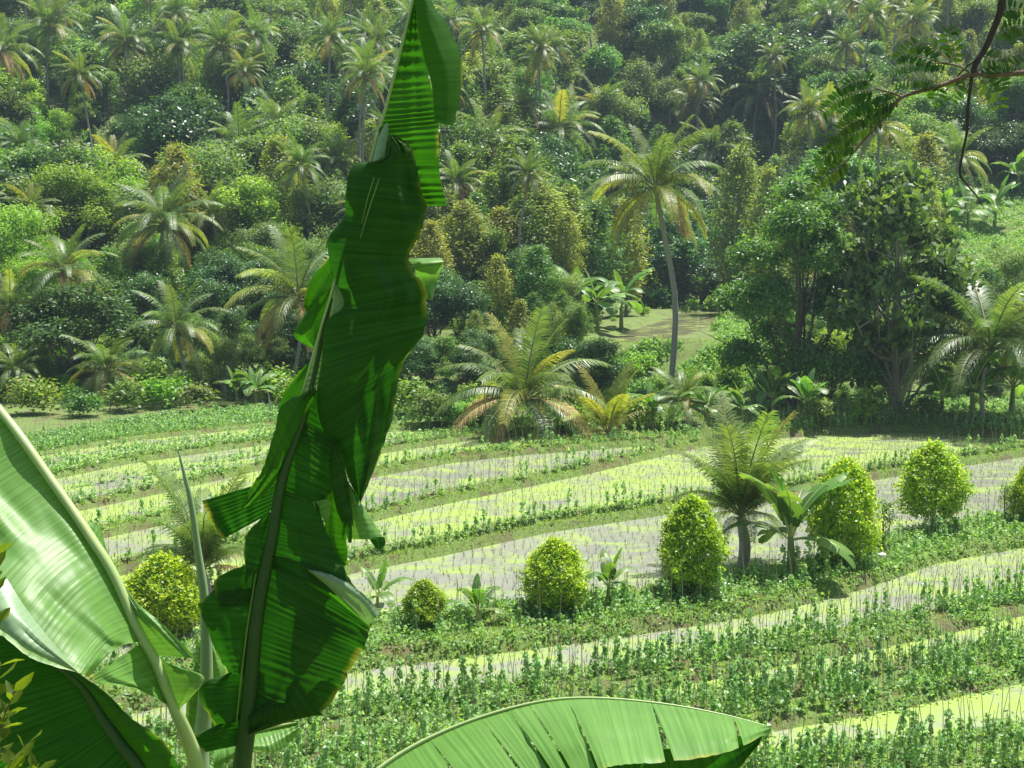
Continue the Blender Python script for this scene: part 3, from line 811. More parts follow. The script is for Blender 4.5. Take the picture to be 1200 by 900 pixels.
# ---- banana plants
banana(928, 668, 150, 9, 'banana plant with broad torn leaves between the thick palm and a golden shrub', .6, seed=3)
banana(712, 708, 74, 7, 'small upright banana plant between two golden shrubs', .7, seed=8)
banana(560, 728, 68, 7, 'small banana plant right of the smallest golden shrub', .4, seed=5)
banana(442, 722, 74, 6, 'banana plant peeping out right of the hanging leaf', .9, seed=6)
for px, py, h, lb in [(1102, 492, 66, 'banana plant under the tree with big glossy leaves'), (1140, 492, 78, 'banana plant in front of the bushy palm at right'), (1185, 490, 82, 'banana plant at the right edge of the crop border'),
                      (905, 492, 56, 'banana plant at the foot of the feathery tree'), (830, 500, 50, 'banana plant beside the low shaded palm'), (765, 500, 48, 'banana plant at the base of the tall lone palm'),
                      (300, 478, 46, 'banana plant among bushes left of the hanging leaf'), (278, 476, 40, 'smaller banana plant among bushes left of the hanging leaf'), (870, 500, 44, 'banana plant left of the thick palm, on the field edge'),
                      (945, 495, 52, 'banana plant under the right side of the feathery tree'), (1020, 494, 40, 'banana plant beside the pale trunk of the big leaved tree')]:
    banana(px, py, h*1.3, 10, lb, .9)
    b = G(px, py); FREE.append((b[0], b[1], 1.5))
for i, (px, d, h) in enumerate([(700, 150, 70), (728, 158, 66), (672, 154, 62), (755, 215, 46), (850, 214, 44), (838, 222, 40), (872, 218, 42), (1100, 176, 50), (1130, 180, 55), (1160, 184, 52), (1068, 172, 50), (1185, 205, 44), (1115, 190, 44), (820, 225, 40), (195, 205, 36), (215, 208, 34), (180, 212, 34)]):
    w = W(px, 400, d); loc = np.array([w[0], d, ground_at(w[0], d)])
    lb = ('banana plant in the clump left of the upper paddy' if i < 3 else 'banana plant in the row behind the upper paddy' if px in (755, 850, 838, 872, 820)
          else 'banana plant in the dry clearing among the upper left palms' if px < 300 else 'banana plant below the hanging dry twig by the right hand slope')
    gp = ('banana clump by the upper paddy' if i < 3 else 'bananas behind the upper paddy' if px in (755, 850, 838, 872, 820) else 'bananas in the clearing' if px < 300 else 'bananas on the right slope')
    banana(px, 0, h*1.25, 10, lb, 1.1, loc=loc, seed=50+i, group=gp)
    FREE.append((loc[0], loc[1], 2.0))

# ---- golden shrubs
GS = [shrub_proto(41, M['gold']), shrub_proto(42, M['gold'], R=1.15), shrub_proto(43, M['gold'], low=.5)]
for px, pb, pt, wpx, k, lb in [(193, 748, 650, 92, 0, 'golden shrub left of the rolled banana leaf'), (497, 732, 680, 54, 1, 'smallest golden shrub, just right of the hanging leaf'),
                               (650, 716, 634, 74, 0, 'golden shrub standing alone in the middle before the large paddy'), (810, 694, 583, 82, 1, 'golden shrub left of the thick palm'),
                               (988, 656, 538, 80, 0, 'tallest golden shrub, right of the torn banana plant'), (1092, 618, 520, 76, 2, 'round golden shrub on a bare stem at the edge of the paddy'),
                               (1203, 612, 545, 44, 1, 'golden shrub cut by the right edge')]:
    b = G(px, pb); h = (pb-pt)*b[1]/FPX*1.02; w = wpx*b[1]/FPX
    o = empty('golden_shrub', tuple(b), px*.7, (w/2.75, w/2.75, h/3.1)); tag(o, lb, 'shrub', 'clipped golden shrubs along the bank')
    obj('trunk', GS[k][0], o); obj('crown', GS[k][1], o)
sap = tree_proto('sap', 61, M['mid'], 40, 12, .5, H=10, R=2.2, low=1.5, nl=4, sig=.5)
PROTO['sap'] = sap
for px, pb, pt, lb in [(1177, 610, 560, 'thin sapling between two golden shrubs at the right'), (1035, 640, 578, 'spindly sapling just right of the tallest golden shrub'), (595, 498, 450, 'slim sapling at the foot of the arching palm')]:
    b = G(px, pb); H = (pb-pt)*b[1]/FPX; tree('sap', b, 1., (H/10*1.2, H/10*1.2, H/10), lb, None, 'sapling')

# ------------------------------------------------------------------ forest on the far slope
rs = np.random.RandomState(77)
CAND = []
y = 127.
while y < 440:
    step = 5.0+(y-127)/200*4.2
    xw = .43*y+8
    for x in np.arange(-xw, xw, step):
        CAND.append((x+rs.uniform(-.4, .4)*step, y+rs.uniform(-.4, .4)*step*.8, step))
    y += step*.86
placed = []
for x, yv, st in CAND:
    a = x/yv; ppx = 600+1500*a
    if any((x-fx)**2+(yv-fy)**2 < (fr*.75)**2 for fx, fy, fr in FREE): continue
    if .055 < a < .205 and yv < 212: continue
    if a > .325 and 140 < yv < 208: continue
    if yv < 118+.0*x: continue
    z = ground_at(x, yv)
    n1 = float(vnoise(x, yv, 22., 5)); n2 = float(vnoise(x, yv, 11., 6)); r = rs.rand()
    clearing = (abs(ppx-110) < 75 and 185 < yv < 232)
    if clearing and r < .75: continue
    if yv < 136: H = rs.uniform(3.0, 7.5); pal = .03
    elif yv < 165: H = rs.uniform(5.5, 9.5); pal = .07
    else: H = rs.uniform(8, 16.5); pal = .11 if yv < 260 else .07
    if .03 < a < .22 and yv < 165: H = min(H, 6)
    placed.append((x, yv, z, H, n1, n2, r, pal, rs.rand(), rs.rand()*6.28))
# classify
CL = []
for x, yv, z, H, n1, n2, r, pal, q, rz in placed:
    if r < pal: kd = 'palm'
    elif n2 > .60 and q < .75: kd = 'pale_c' if q < .25 else ('pale_c2' if q < .45 else 'mid_c')
    elif n1 < .36: kd = 'dark'
    elif n1 < .56: kd = 'mid'
    elif n1 < .66: kd = 'olive'
    else: kd = 'lime'
    CL.append(kd)
def row_of(py):
    return 0 if py < 70 else 1 if py < 150 else 2 if py < 235 else 3 if py < 330 else 4
ROWS = ['at the hilltop', 'high up', 'on upper slope', 'on middle slope', 'at slope foot']
COLS = [(150, 'by the left edge'), (300, 'well left of hanging leaf'), (470, 'beside left of hanging leaf'), (640, 'right of hanging leaf'), (800, 'around the lone palm'), (960, 'right of lone palm'), (1100, 'near the twig tip'), (1e9, 'by the right edge')]
ORD = ['leftmost', 'second', 'third', 'fourth', 'fifth', 'sixth', 'seventh', 'eighth', 'ninth', 'tenth', 'eleventh', 'twelfth', 'thirteenth', 'fourteenth', 'fifteenth', 'sixteenth', 'seventeenth', 'eighteenth', 'nineteenth', 'twentieth']
KN = {'palm': 'coconut palms', 'dark': 'dark leafy trees', 'mid': 'mid green trees', 'olive': 'olive green trees', 'lime': 'lime green trees', 'pale_c': 'pale slender trees', 'pale_c2': 'pale slender trees', 'mid_c': 'green slender trees'}
bins = {}
for i, ((x, yv, z, H, *_), kd) in enumerate(zip(placed, CL)):
    ppx, ppy = project((x, yv, z+H*.7))
    ci = next(k for k, (lim, _) in enumerate(COLS) if ppx < lim)
    bins.setdefault((KN[kd], row_of(ppy), ci), []).append((ppx, i))
LAB = {}
for (kn, ri, ci), L_ in bins.items():
    L_.sort()
    for j, (_, i) in enumerate(L_):
        if len(L_) == 1: LAB[i] = 'the only one of %s %s, %s' % (kn, ROWS[ri], COLS[ci][1])
        else: LAB[i] = '%s of %s %s, %s' % (ORD[j] if j == 0 else ORD[min(j, 19)]+' from left', kn, ROWS[ri], COLS[ci][1])
cnt = {}
for i, ((x, yv, z, H, n1, n2, r, pal, q, rz), kd) in enumerate(zip(placed, CL)):
    nearf = yv < 158
    if kd == 'palm':
        px_, py_ = project((x, yv, z+H*1.25+3)); 
        o = palm(px_, py_, 4.3*FPX/yv*(.85+.3*q), d=yv, near=False, label=LAB[i], seed=i+1000)
    elif kd in ('pale_c', 'pale_c2', 'mid_c'):
        s = H/10*1.05; tree(kd, (x, yv, z-.3), rz, (s*(1.1+.5*q), s*(1.1+.5*q), s), LAB[i], 'slender trees of the wood', 'slender_tree')
    else:
        v = {'dark': ('dark_n', 'dark_n2', 'dark_f', 'dark_f2'), 'mid': ('mid_n', 'mid_n2', 'mid_f', 'mid_f2'), 'olive': ('olive_n', 'olive_n', 'olive_f', 'olive_f2'), 'lime': ('lime_n', 'lime_n', 'lime_f', 'lime_f')}[kd]
        k = v[(0 if nearf else 2)+(1 if q > .5 else 0)]
        s = H/10; w = s*(.85+.45*q) if yv > 140 else s*1.0
        tree(k, (x, yv, z-.4), rz, (w, w, s*(.9+.2*q)), LAB[i], 'broadleaf trees of the wood', {'dark': 'dark_leaved_tree', 'mid': 'green_tree', 'olive': 'olive_tree', 'lime': 'light_green_tree'}[kd])
    cnt[kd] = cnt.get(kd, 0)+1
print('forest', cnt, len(placed))

# undergrowth that reads as one mass
UM = ['bush', 'mid', 'lime', 'olive', 'dark']
BUSH = [bush_proto(70+i, M[UM[i % 5]], 46, 12, .38) for i in range(10)]
BUSHN = [bush_proto(90+i, M[UM[i % 5]], 90, 15, .24) for i in range(10)]
its = []
y = 124.
while y < 425:
    step = 2.7+(y-124)/190*3.8
    xw = .42*y+5
    for x in np.arange(-xw, xw, step):
        xx = x+rs.uniform(-.5, .5)*step; yv = y+rs.uniform(-.5, .5)*step; a = xx/yv
        open_ = (.062 < a < .198 and 131 < yv < 208) or (a > .33 and 150 < yv < 200)
        if open_ and (rs.rand() > .16 or (a < .2 and pond_sd(np.array([xx]), np.array([yv]))[0] > -2.)): continue
        k = rs.randint(10); s = rs.uniform(.6, 1.35)*(1+.35*(yv > 180))*(.45 if open_ else 1.)
        if yv < 128: s *= .75
        its.append(((BUSHN if yv < 150 else BUSH)[k], (xx, yv, ground_at(xx, yv)-.15), rs.rand()*6.28, (s, s, s*rs.uniform(.8, 1.3)), k % 5))
    y += step*.95
und = merge('undergrowth', its, [M[k] for k in UM])
tag(obj('undergrowth', und), 'mixed leafy undergrowth covering the ground between the hillside trees', 'undergrowth', kind='stuff')
# a few countable bushes along the crop border
nb = 0
for i, (px, py, r) in enumerate([(45, 485, 34), (150, 482, 30), (200, 478, 30), (240, 482, 28), (352, 482, 30), (470, 492, 34), (510, 496, 32), (540, 500, 26), (575, 500, 22), (672, 505, 26), (748, 503, 26), (1083, 492, 22), (1015, 494, 20), (960, 495, 24), (330, 470, 34), (175, 462, 30), (100, 488, 26)]):
    b = G(px, py); s = r*b[1]/FPX/1.3
    o = obj('bush', BUSHN[i % 10 if i % 5 != 4 else 0], None, tuple(b), (0, 0, i*1.3), (s, s, s*.9))
    tag(o, '%s bush from the left in the line along the far edge of the crop field' % ORD[sorted([45, 150, 200, 240, 352, 470, 510, 540, 575, 672, 748, 1083, 1015, 960, 330, 175, 100]).index(px)].replace('leftmost', 'first'), 'bush', 'bushes along the field border')

# small single things in the fields
b = G(1033, 664); mbg = MB(); rg = np.random.RandomState(4)
th = np.linspace(0, pi, 7); Vb = [(.22*sin(t)*cos(a)*rg.uniform(.6, 1.3), .16*sin(t)*sin(a)*rg.uniform(.6, 1.3), .10*cos(t)*rg.uniform(.7, 1.4)+.55) for t in th for a in np.linspace(0, 2*pi, 9)[:-1]]
mbg.add(Vb, [(i*8+k, i*8+(k+1) % 8, (i+1)*8+(k+1) % 8, (i+1)*8+k) for i in range(6) for k in range(8)])
tag(obj('plastic_bag', mbg.mesh('plastic_bag', [plain('white_plastic', (.8, .8, .8), .4)]), None, tuple(b)), 'crumpled white bag caught in the weeds right of the tallest golden shrub', 'bag')
for px, py, pt, lb in [(569, 512, 446, 'pale thin pole leaning before the low arching palm'), (317, 494, 458, 'short pale post at the field edge left of the hanging leaf')]:
    b = G(px, py); h = (py-pt)*b[1]/FPX; mbg = MB(); mbg.tube([(0, 0, -.2), (.03, 0, h*.5), (-.18, 0, h)], [.06, .05, .035], 7)
    tag(obj('wooden_pole', mbg.mesh('wooden_pole', [M['palebark']]), None, tuple(b)), lb, 'pole')
def bare_mesh(seed):
    rs = np.random.RandomState(seed); mb = MB()
    for i in range(7):
        a = rs.rand()*6.28; e = np.array([cos(a)*rs.uniform(.6, 2), sin(a)*rs.uniform(.6, 2), rs.uniform(2.4, 4.2)])
        Q = catmull([(0, 0, -.2), e*.45+rs.normal(size=3)*.2, e], 8); mb.tube(Q, np.linspace(.09, .02, 8), 5)
        for j in range(6):
            q = Q[rs.randint(3, 8)]; e2 = q+rs.normal(size=3)*np.array([.7, .7, .5])+np.array([0, 0, .5]); mb.tube([q, (q+e2)/2+rs.normal(size=3)*.08, e2], [.03, .02, .008], 4)
    return mb.mesh('bare_shrub', [M['palebark']])
BM = [bare_mesh(1), bare_mesh(2)]
for i, (px, py, s_) in enumerate([(92, 118, 1.5), (118, 105, 1.3), (140, 128, 1.4), (105, 140, 1.2), (160, 112, 1.2), (85, 88, 1.3)]):
    b = G(px, py); tag(obj('bare_shrub', BM[i % 2], None, tuple(b), (0, 0, i*1.1), s_), 'leafless pale shrub in the dry clearing under the upper left palms', 'shrub', 'leafless shrubs in the clearing')

# ------------------------------------------------------------------ staked beans
def stake_mesh(h, seed):
    rs = np.random.RandomState(seed); mb = MB()
    mb.tube([(0, 0, -.15), (rs.uniform(-.03, .03), 0, h*.5), (rs.uniform(-.22, .22), rs.uniform(-.15, .15), h)], [.014, .012, .008], 5)
    return mb.mesh('stake', [M['stake']])
def vine_mesh(h, n, leaf, seed, r=.17):
    rs = np.random.RandomState(seed); z = rs.rand(n)**.9*h; a = rs.rand(n)*6.28; rr = r*(1.5-1.0*z/h)*rs.rand(n)**.5*(1+.4*np.sin(z*9+seed))
    C = np.stack([rr*np.cos(a), rr*np.sin(a), z+.04], 1); D = np.stack([np.cos(a), np.sin(a), a*0], 1)
    V, F = leaf_quads(C, leaf, leaf*.75, .35, D, rs, droop=.5)
    return mesh_np('vine', V, F, [M['bean']], smooth=False)
ST = [stake_mesh(h, i) for i, h in enumerate([2.0, 1.8, 2.2, 1.5, 1.9])]
VN = [vine_mesh(h, n, .14, i, .16) for i, (h, n) in enumerate([(1.0, 100), (.7, 80), (1.45, 120), (.45, 65), (.85, 90), (1.2, 105)])]
VF = [vine_mesh(h, n, .19, 20+i) for i, (h, n) in enumerate([(1.1, 40), (.7, 34), (1.4, 46), (.5, 26), (.9, 38), (.6, 30)])]
VL = [vine_mesh(h, n, .19, 30+i, .22) for i, (h, n) in enumerate([(.8, 40), (.6, 34), (.9, 40), (.5, 28), (.7, 40), (.7, 34)])]
def row_pts(xs, ys, sp, rs):
    L = np.concatenate([[0], np.cumsum(np.hypot(np.diff(xs), np.diff(ys)))]); t = np.arange(0, L[-1], sp)
    t = t+rs.uniform(-.2, .2, len(t))*sp
    return np.stack([np.interp(t, L, xs), np.interp(t, L, ys)], 1)
xf = np.arange(-50, 60, .5)
def ry(k): return np.interp(xf, XS, RY[k])
PL = []   # x, y, vine prob, short, bed index
def addrow(k, off, sp, pv, short=0., xr=(-60, 70), frac=None):
    yy = ry(k)+off if frac is None else ry(k)*(1-frac)+ry(k+1)*frac+off
    for x, yv in row_pts(xf, yy, sp, rs):
        if xr[0] < x < xr[1]: PL.append((x, yv+rs.uniform(-.1, .1), pv, short, k))
for off in (-2.9, -1.2, -.5, .3): addrow(0, off, .52, .72)
for off in (-1.5, -.8, -.1, .5): addrow(1, off, .52, .72)
addrow(1, 2.2, 1.3, .3); addrow(0, 2.0, 1.1, .4)
for off in (-.4, .3): addrow(2, off, .48, .8)
addrow(2, 1.8, .9, .25)
for off in (-1.5, -.6, .5): addrow(3, off, .9, .65)
addrow(4, 0., .60, .85); addrow(5, 0., .62, .6); addrow(6, 0., .62, .45); addrow(6, 1.0, .6, .8, 1)
for f in (.0, .5): addrow(7, 0., .6, .8, 1, (-60, 70), f)
for k in (8,):
    for f in (0, .35, .7): addrow(k, 0., .55, .9, 1, (-60, 70), f)
for j in range(12): addrow(9, .9*j, .55, .92, 1)
seen = []
for x, yv, pv, sh, k in PL:
    z = ground_at(x, yv)
    ppx, ppy = project((x, yv, z+.8))
    if ppx < -120 or ppx > 1330 or ppy > 985: continue
    if yv > 118+ (0 if x < 15 else 3): continue
    seen.append((x, yv, z, pv, sh, k, ppx, ppy))
def hidden(px, py): return (px < 445) or (450 < px < 900 and py > 835) or py > 893 or px > 1197
vis = [i for i, s in enumerate(seen) if not hidden(s[6], s[7])]
vis.sort(key=lambda i: seen[i][1])
top = set(vis[:300])
BED = {0: ('lowest', 'bed nearest the bottom of the picture'), 1: ('second', 'bed just above the horizontal banana leaf'), 2: ('third', 'bed along the lime strip'), 3: ('', 'bank of golden shrubs')}
itst = []; itsv = []
bc = {}
for i, (x, yv, z, pv, sh, k, ppx, ppy) in enumerate(seen):
    hv = rs.rand() < pv*(.55+.9*float(vnoise(x, yv, 2.2, 12))); rz = rs.rand()*6.28; s = rs.uniform(.85, 1.15)
    if i in top:
        o = empty('staked_bean_plant', (x, yv, z), rz, s)
        c = 'leafy bean plant climbing a thin stake' if hv else 'bare thin bean stake'
        tag(o, '%s in the %s' % (c, BED.get(k, ('', 'bund between the paddies'))[1]), 'bean plant' if hv else 'stake', '%s, %s' % ('bean plants' if hv else 'bare stakes', BED.get(k, ('', 'bund between the paddies'))[1]))
        if not hv: o.name = 'bean_stake'
        obj('stake', ST[rs.randint(5)], o)
        if hv: obj('vine', VN[rs.randint(6)], o)
    else:
        if sh < .5 or rs.rand() < .45: itst.append((ST[rs.randint(5)], (x, yv, z), rz, s*(1. if sh < .5 else .75), 0))
        if hv: itsv.append(((VL if sh > .5 else (VN if yv < 58 else VF))[rs.randint(6)], (x, yv, z), rz, s, 0))
print('beans', len(seen), len(itsv))
# all remaining ones as one mass of stakes and vines
its = [(m, l, r_, s, 0) for m, l, r_, s, _ in itst]+[(m, l, r_, s, 1) for m, l, r_, s, _ in itsv]
mm = merge('bean_rows', its, [M['stake'], M['bean']])
tag(obj('bean_rows', mm), 'long far rows of staked bean plants across the terraces', 'bean rows', kind='stuff')

# low leaves on the beds
def scatter_band(k, w, dens, off=0., xr=(-45, 58)):
    n = int((xr[1]-xr[0])*w*2*dens); x = rs.uniform(xr[0], xr[1], n); yv = np.interp(x, XS, RY[k])+off+rs.uniform(-w, w, n)
    return x, yv
CC = []; CF = []
for k, w, dn, off in ((0, 2.3, 14, -.4), (1, 2.2, 15, 0), (2, 1.25, 15, 0), (3, 2.6, 15, 0), (4, .3, 5, 0), (5, .3, 3, 0), (6, .5, 6, 0), (7, .5, 7, 0), (8, .6, 7, 0), (9, 5.5, 4.5, 5.0)):
    x, yv = scatter_band(k, w, dn, off); keep = vnoise(x, yv, 1.6, 8) > (.32 if k in (0, 1, 2) else .2)
    x, yv = x[keep], yv[keep]; z = terr(x, yv)
    per = 7; c = np.repeat(np.stack([x, yv, z], 1), per, 0)
    c = c+rs.normal(size=c.shape)*np.array([.15, .15, 0]); c[:, 2] += np.abs(rs.normal(size=len(c)))*.20+.03
    CC.append(c)
for a0_, a1_, y0_, y1_, n_ in ((.06, .205, 127, 134, 2600), (.075, .205, 205, 226, 900), (.16, .205, 134, 200, 1200), (.325, .43, 146, 206, 3600)):
    yv = rs.uniform(y0_, y1_, n_); x = yv*rs.uniform(a0_, a1_, n_); kp = np.sin((yv-x*.5)*1.6+vnoise(x, yv, 6., 4)*3) > -.1; x, yv = x[kp], yv[kp]; z = terr(x, yv)
    c = np.repeat(np.stack([x, yv, z], 1), 10, 0); c = c+rs.normal(size=c.shape)*np.array([.25, .25, 0]); c[:, 2] += np.abs(rs.normal(size=len(c)))*.3+.03; CF.append(c)
CC = np.concatenate(CC); CF = np.concatenate(CF)
V, F = leaf_quads(CC, .17, .11, .5, None, rs)
Vb, Fb = leaf_quads(CF, .34, .2, .4, None, rs); F = np.concatenate([F, Fb+len(V)]); V = np.concatenate([V, Vb])
tag(obj('crop_foliage', mesh_np('crop_foliage', V, F, [M['bean_low']], smooth=False)), 'low leafy crops and weeds covering the planting beds', 'crop', kind='stuff')
print('low', len(CC))

def blades(x, yv, z, n, h, w, mat, name, label, spread=.06, lean=.35):
    c = np.repeat(np.stack([x, yv, z-.02], 1), n, 0); m = len(c)
    c[:, :2] += rs.normal(size=(m, 2))*spread
    a = rs.rand(m)*6.28; hh = h*(.5+rs.rand(m)); ww = w
    s = np.stack([np.cos(a), np.sin(a), a*0], 1)*ww
    t = np.stack([rs.normal(size=m)*lean, rs.normal(size=m)*lean, np.ones(m)], 1)*hh[:, None]
    V = np.stack([c-s, c+s, c+t], 1).reshape(-1, 3)
    o = obj(name, mesh_np(name, V, np.arange(3*m).reshape(-1, 3), [M[mat]], smooth=False))
    return tag(o, label, name.replace('_', ' '), kind='stuff')
gx_, gy_ = [], []
for k, w, dn in ((0, 2.4, 5), (1, 2.6, 6), (2, 1.5, 9), (3, 2.8, 12), (4, .85, 20), (5, .75, 20), (6, .8, 20), (7, .8, 14), (8, .8, 14), (9, 3., 6)):
    x, yv = scatter_band(k, w, dn); gx_.append(x); gy_.append(yv)
gx_ = np.concatenate(gx_); gy_ = np.concatenate(gy_)
# the green terraces on the far slope
n = 9000; ya = rs.uniform(128, 210, n); xa = ya*rs.uniform(.06, .20, n); n = 3500; yb = rs.uniform(148, 205, n); xb = yb*rs.uniform(.33, .42, n)
gx_ = np.concatenate([gx_, xa, xb]); gy_ = np.concatenate([gy_, ya, yb]); gz_ = terr(gx_, gy_)
kk = ~((gx_/gy_ > .055) & (gx_/gy_ < .21) & (gz_ > -10.6) & (gy_ > 136) & (gy_ < 205) & (gz_ < -9))
blades(gx_[kk], gy_[kk], gz_[kk], 4, .20, .022, 'grass', 'grass', 'short grass growing on the bunds and terrace edges')
X1 = []; Y1 = []
for k in (3, 4, 5, 6, 7, 8):
    for x in np.arange(-40, 55, .55):
        y0 = np.interp(x, XS, RY[k]); y1 = np.interp(x, XS, RY[k+1]) if k+1 < len(RID) else y0+3
        yy = np.arange(y0+.6, y1-.5, .62)
        X1.append(x+yy*0+rs.normal(size=len(yy))*.10); Y1.append(yy+rs.normal(size=len(yy))*.10)
for k in (2, 1):
    for x in np.arange(-20, 40, .5):
        y0 = np.interp(x, XS, RY[k])+1; y1 = np.interp(x, XS, RY[k+1])-1.5; yy = np.arange(y0, y1, .5)
        X1.append(x+yy*0+rs.normal(size=len(yy))*.12); Y1.append(yy+rs.normal(size=len(yy))*.12)
X1 = np.concatenate(X1); Y1 = np.concatenate(Y1)
lev = terr(X1, Y1)+.14
blades(X1, Y1, lev, 3, .30, .016, 'rice', 'rice_seedlings', 'thin young rice standing in rows in the flooded paddies', .03, .18)
print('rice', len(X1))

# ------------------------------------------------------------------ the near banana plants
class Leaf:
    def __init__(s): s.mb = MB()
    def lam(s, rib, edge, D, mi=0, nu=12, bulge=0., pleat=.0025, ripple=.012, jag=1.0, res=.006, pw=.022, seed=0, power=1.0, twist=0., sag=0.):
        """blade piece between a rib line and an edge line; points (px, py[, extra depth m])"""
        f = lambda L_: np.array([(p[0], p[1], D+(p[2] if len(p) > 2 else 0.)) for p in L_], float)
        R, E = f(rib), f(edge)
        assert len(R) == len(E)
        ln = max(np.hypot(*np.diff(R[:, :2], axis=0).T).sum(), np.hypot(*np.diff(E[:, :2], axis=0).T).sum())*D/FPX
        nv = int(max(12, min(520, ln/res)))
        R = catmull(R, nv); E = catmull(E, nv)
        t = np.linspace(0, ln, nv)
        jx = (vnoise(t, t*0, .012, seed+3)-.5)*2*jag+(vnoise(t, t*0, .05, seed+4)-.5)*3*jag
        u = np.linspace(0, 1, nu+1)
        A = R[:, None, :]*(1-u)[None, :, None]+E[:, None, :]*u[None, :, None]
        dirn = E[:, :2]-R[:, :2]; dl = np.linalg.norm(dirn, axis=1)[:, None]+1e-6; dirn = dirn/dl
        A[:, :, :2] += dirn[:, None, :]*(jx[:, None]*(u**3)[None, :])[:, :, None]
        A[:, :, 1] += sag*np.sin(pi*u)[None, :]
        A[:, :, 2] += bulge*np.sin(pi*u**power)[None, :]
        tri = np.abs(((t/pw+2.2*vnoise(t, t*0, .06, seed+8)) % 1.)-.5)*2-.5
        amp = pleat*1.5*vnoise(t, t*0, .05, seed+6)
        A[:, :, 2] += (tri*amp)[:, None]*np.sqrt(np.sin(pi*np.clip(u*.9+.05, 0, 1)))[None, :]
        uu, tt = np.meshgrid(u, t)
        A[:, :, 2] += (vnoise(uu*1.3+seed, tt, .16, seed+1)-.5)*2*ripple*np.minimum(1, uu*3+.1)
        A[:, :, 2] += (vnoise(uu*3+seed, tt, .05, seed+2)-.5)*ripple*.5*uu
        P = A.reshape(-1, 3)
        r = np.stack([(P[:, 0]-600)/FPX, CP+(450-P[:, 1])/FPX*SP, -SP+(450-P[:, 1])/FPX*CP], 1)
        V = r*(P[:, 2]/r[:, 1])[:, None]
        k = (np.arange(nv-1)[:, None]*(nu+1)+np.arange(nu)[None, :]).ravel()
        F = np.stack([k, k+1, k+nu+2, k+nu+1], 1)
        s.mb.add(V, F, mi, np.stack([uu.ravel(), tt.ravel()+seed*.37], 1))
    def build(s, parent, mats, name='leaf', label=None):
        o = obj(name, s.mb.mesh(name, mats, uv=True), parent)
        if label: o['label'] = label
        return o
def pxtube(mb, pts, rpx, mi=0, n=40, seg=10):
    """pts (px,py,depth); radius in pixels at that depth"""
    P = catmull(np.array(pts, float), n); rr = np.interp(np.linspace(0, len(pts)-1, n), range(len(pts)), rpx)
    mb.tube([W(*p) for p in P], [max(.0006, r*p[2]/FPX) for r, p in zip(rr, P)], seg, mi)
LM = [M['b_back'], M['b_glow'], M['b_front'], M['b_pale'], M['b_strip']]

D0 = 4.0
plant = empty('banana_plant', (W(272, 1300, 4.05)[0], 4.05, ground_at(W(272, 1300, 4.05)[0], 4.05)))
tag(plant, 'tall near banana plant with the torn leaf hanging upright and wide glossy leaves at left', 'banana plant')
PIV = -np.array(plant.location)
def under(o):
    o.location = tuple(PIV); return o
stem_top = W(272, 1250, 4.05)
mb = MB(); mb.tube(catmull([np.array(plant.location)+np.array([.03, 0, -.3]), np.array(plant.location)+np.array([.02, 0, .3]), stem_top+np.array([0, 0, -.2]), stem_top+np.array([0, 0, .25])], 12), list(np.linspace(.13, .07, 12)), 14)
under(obj('stem', mb.mesh('stem', [M['b_stem']]), plant))

# --- the upright torn leaf
H = Leaf()
BK, GL, FR_, PA = 0, 1, 2, 3
# striped top and its folded wing
H.lam([(486, -30, .04), (484, 0, .04), (471, 53, .04), (453, 123, .04), (444, 158, .04), (452, 200, .05), (470, 242, .06)],
      [(490, -30, .06), (489, 0, .05), (495, 53, .02), (509, 118, .02), (514, 152, .02), (515, 200, .03), (523, 241, .04)], D0, 4, 16, .02, .0085, .008, .6, .0035, .024, 1)
H.lam([(484, -40, .0), (486, -5, -.01), (489, 28, -.01), (497, 68, -.01), (506, 100, -.01), (509, 143, -.02)],
      [(494, -40, .02), (505, 0, .03), (522, 26, .04), (539, 62, .04), (541, 100, .03), (532, 148, .0)], D0, GL, 14, -.03, .0012, .006, .5, .006, .02, 2)
# unseen folded half of the blade, added behind to shadow the front half
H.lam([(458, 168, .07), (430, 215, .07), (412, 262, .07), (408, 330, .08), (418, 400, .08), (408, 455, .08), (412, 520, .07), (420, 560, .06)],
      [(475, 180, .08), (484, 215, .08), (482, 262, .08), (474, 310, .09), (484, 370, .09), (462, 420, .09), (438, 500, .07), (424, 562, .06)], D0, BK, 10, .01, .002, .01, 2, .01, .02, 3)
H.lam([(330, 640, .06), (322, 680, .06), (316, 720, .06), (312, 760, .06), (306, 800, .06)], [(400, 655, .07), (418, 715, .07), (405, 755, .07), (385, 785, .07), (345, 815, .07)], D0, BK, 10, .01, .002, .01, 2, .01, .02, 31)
# dark front half
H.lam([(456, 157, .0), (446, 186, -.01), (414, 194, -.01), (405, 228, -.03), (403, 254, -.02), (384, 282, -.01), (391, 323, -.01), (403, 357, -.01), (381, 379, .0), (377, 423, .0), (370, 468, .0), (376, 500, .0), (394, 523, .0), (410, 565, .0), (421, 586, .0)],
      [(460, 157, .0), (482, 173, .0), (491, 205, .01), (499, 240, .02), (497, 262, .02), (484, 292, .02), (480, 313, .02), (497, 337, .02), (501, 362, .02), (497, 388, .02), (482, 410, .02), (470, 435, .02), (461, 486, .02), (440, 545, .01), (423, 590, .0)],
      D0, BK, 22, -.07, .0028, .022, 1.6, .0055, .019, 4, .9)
# bright lower right rim of that half, seen lit through
# waxy back side showing by the rib
H.lam([(392, 330, .03), (384, 358, .03), (377, 380, .03)], [(395, 332, .04), (405, 357, .04), (384, 379, .035)], D0, PA, 6, .0, .001, .003, .3, .004, .02, 5)
H.lam([(375, 386, .03), (364, 425, .03), (353, 464, .03)], [(378, 386, .035), (379, 423, .04), (370, 458, .04)], D0, PA, 6, .0, .004, .003, .3, .004, .016, 6)
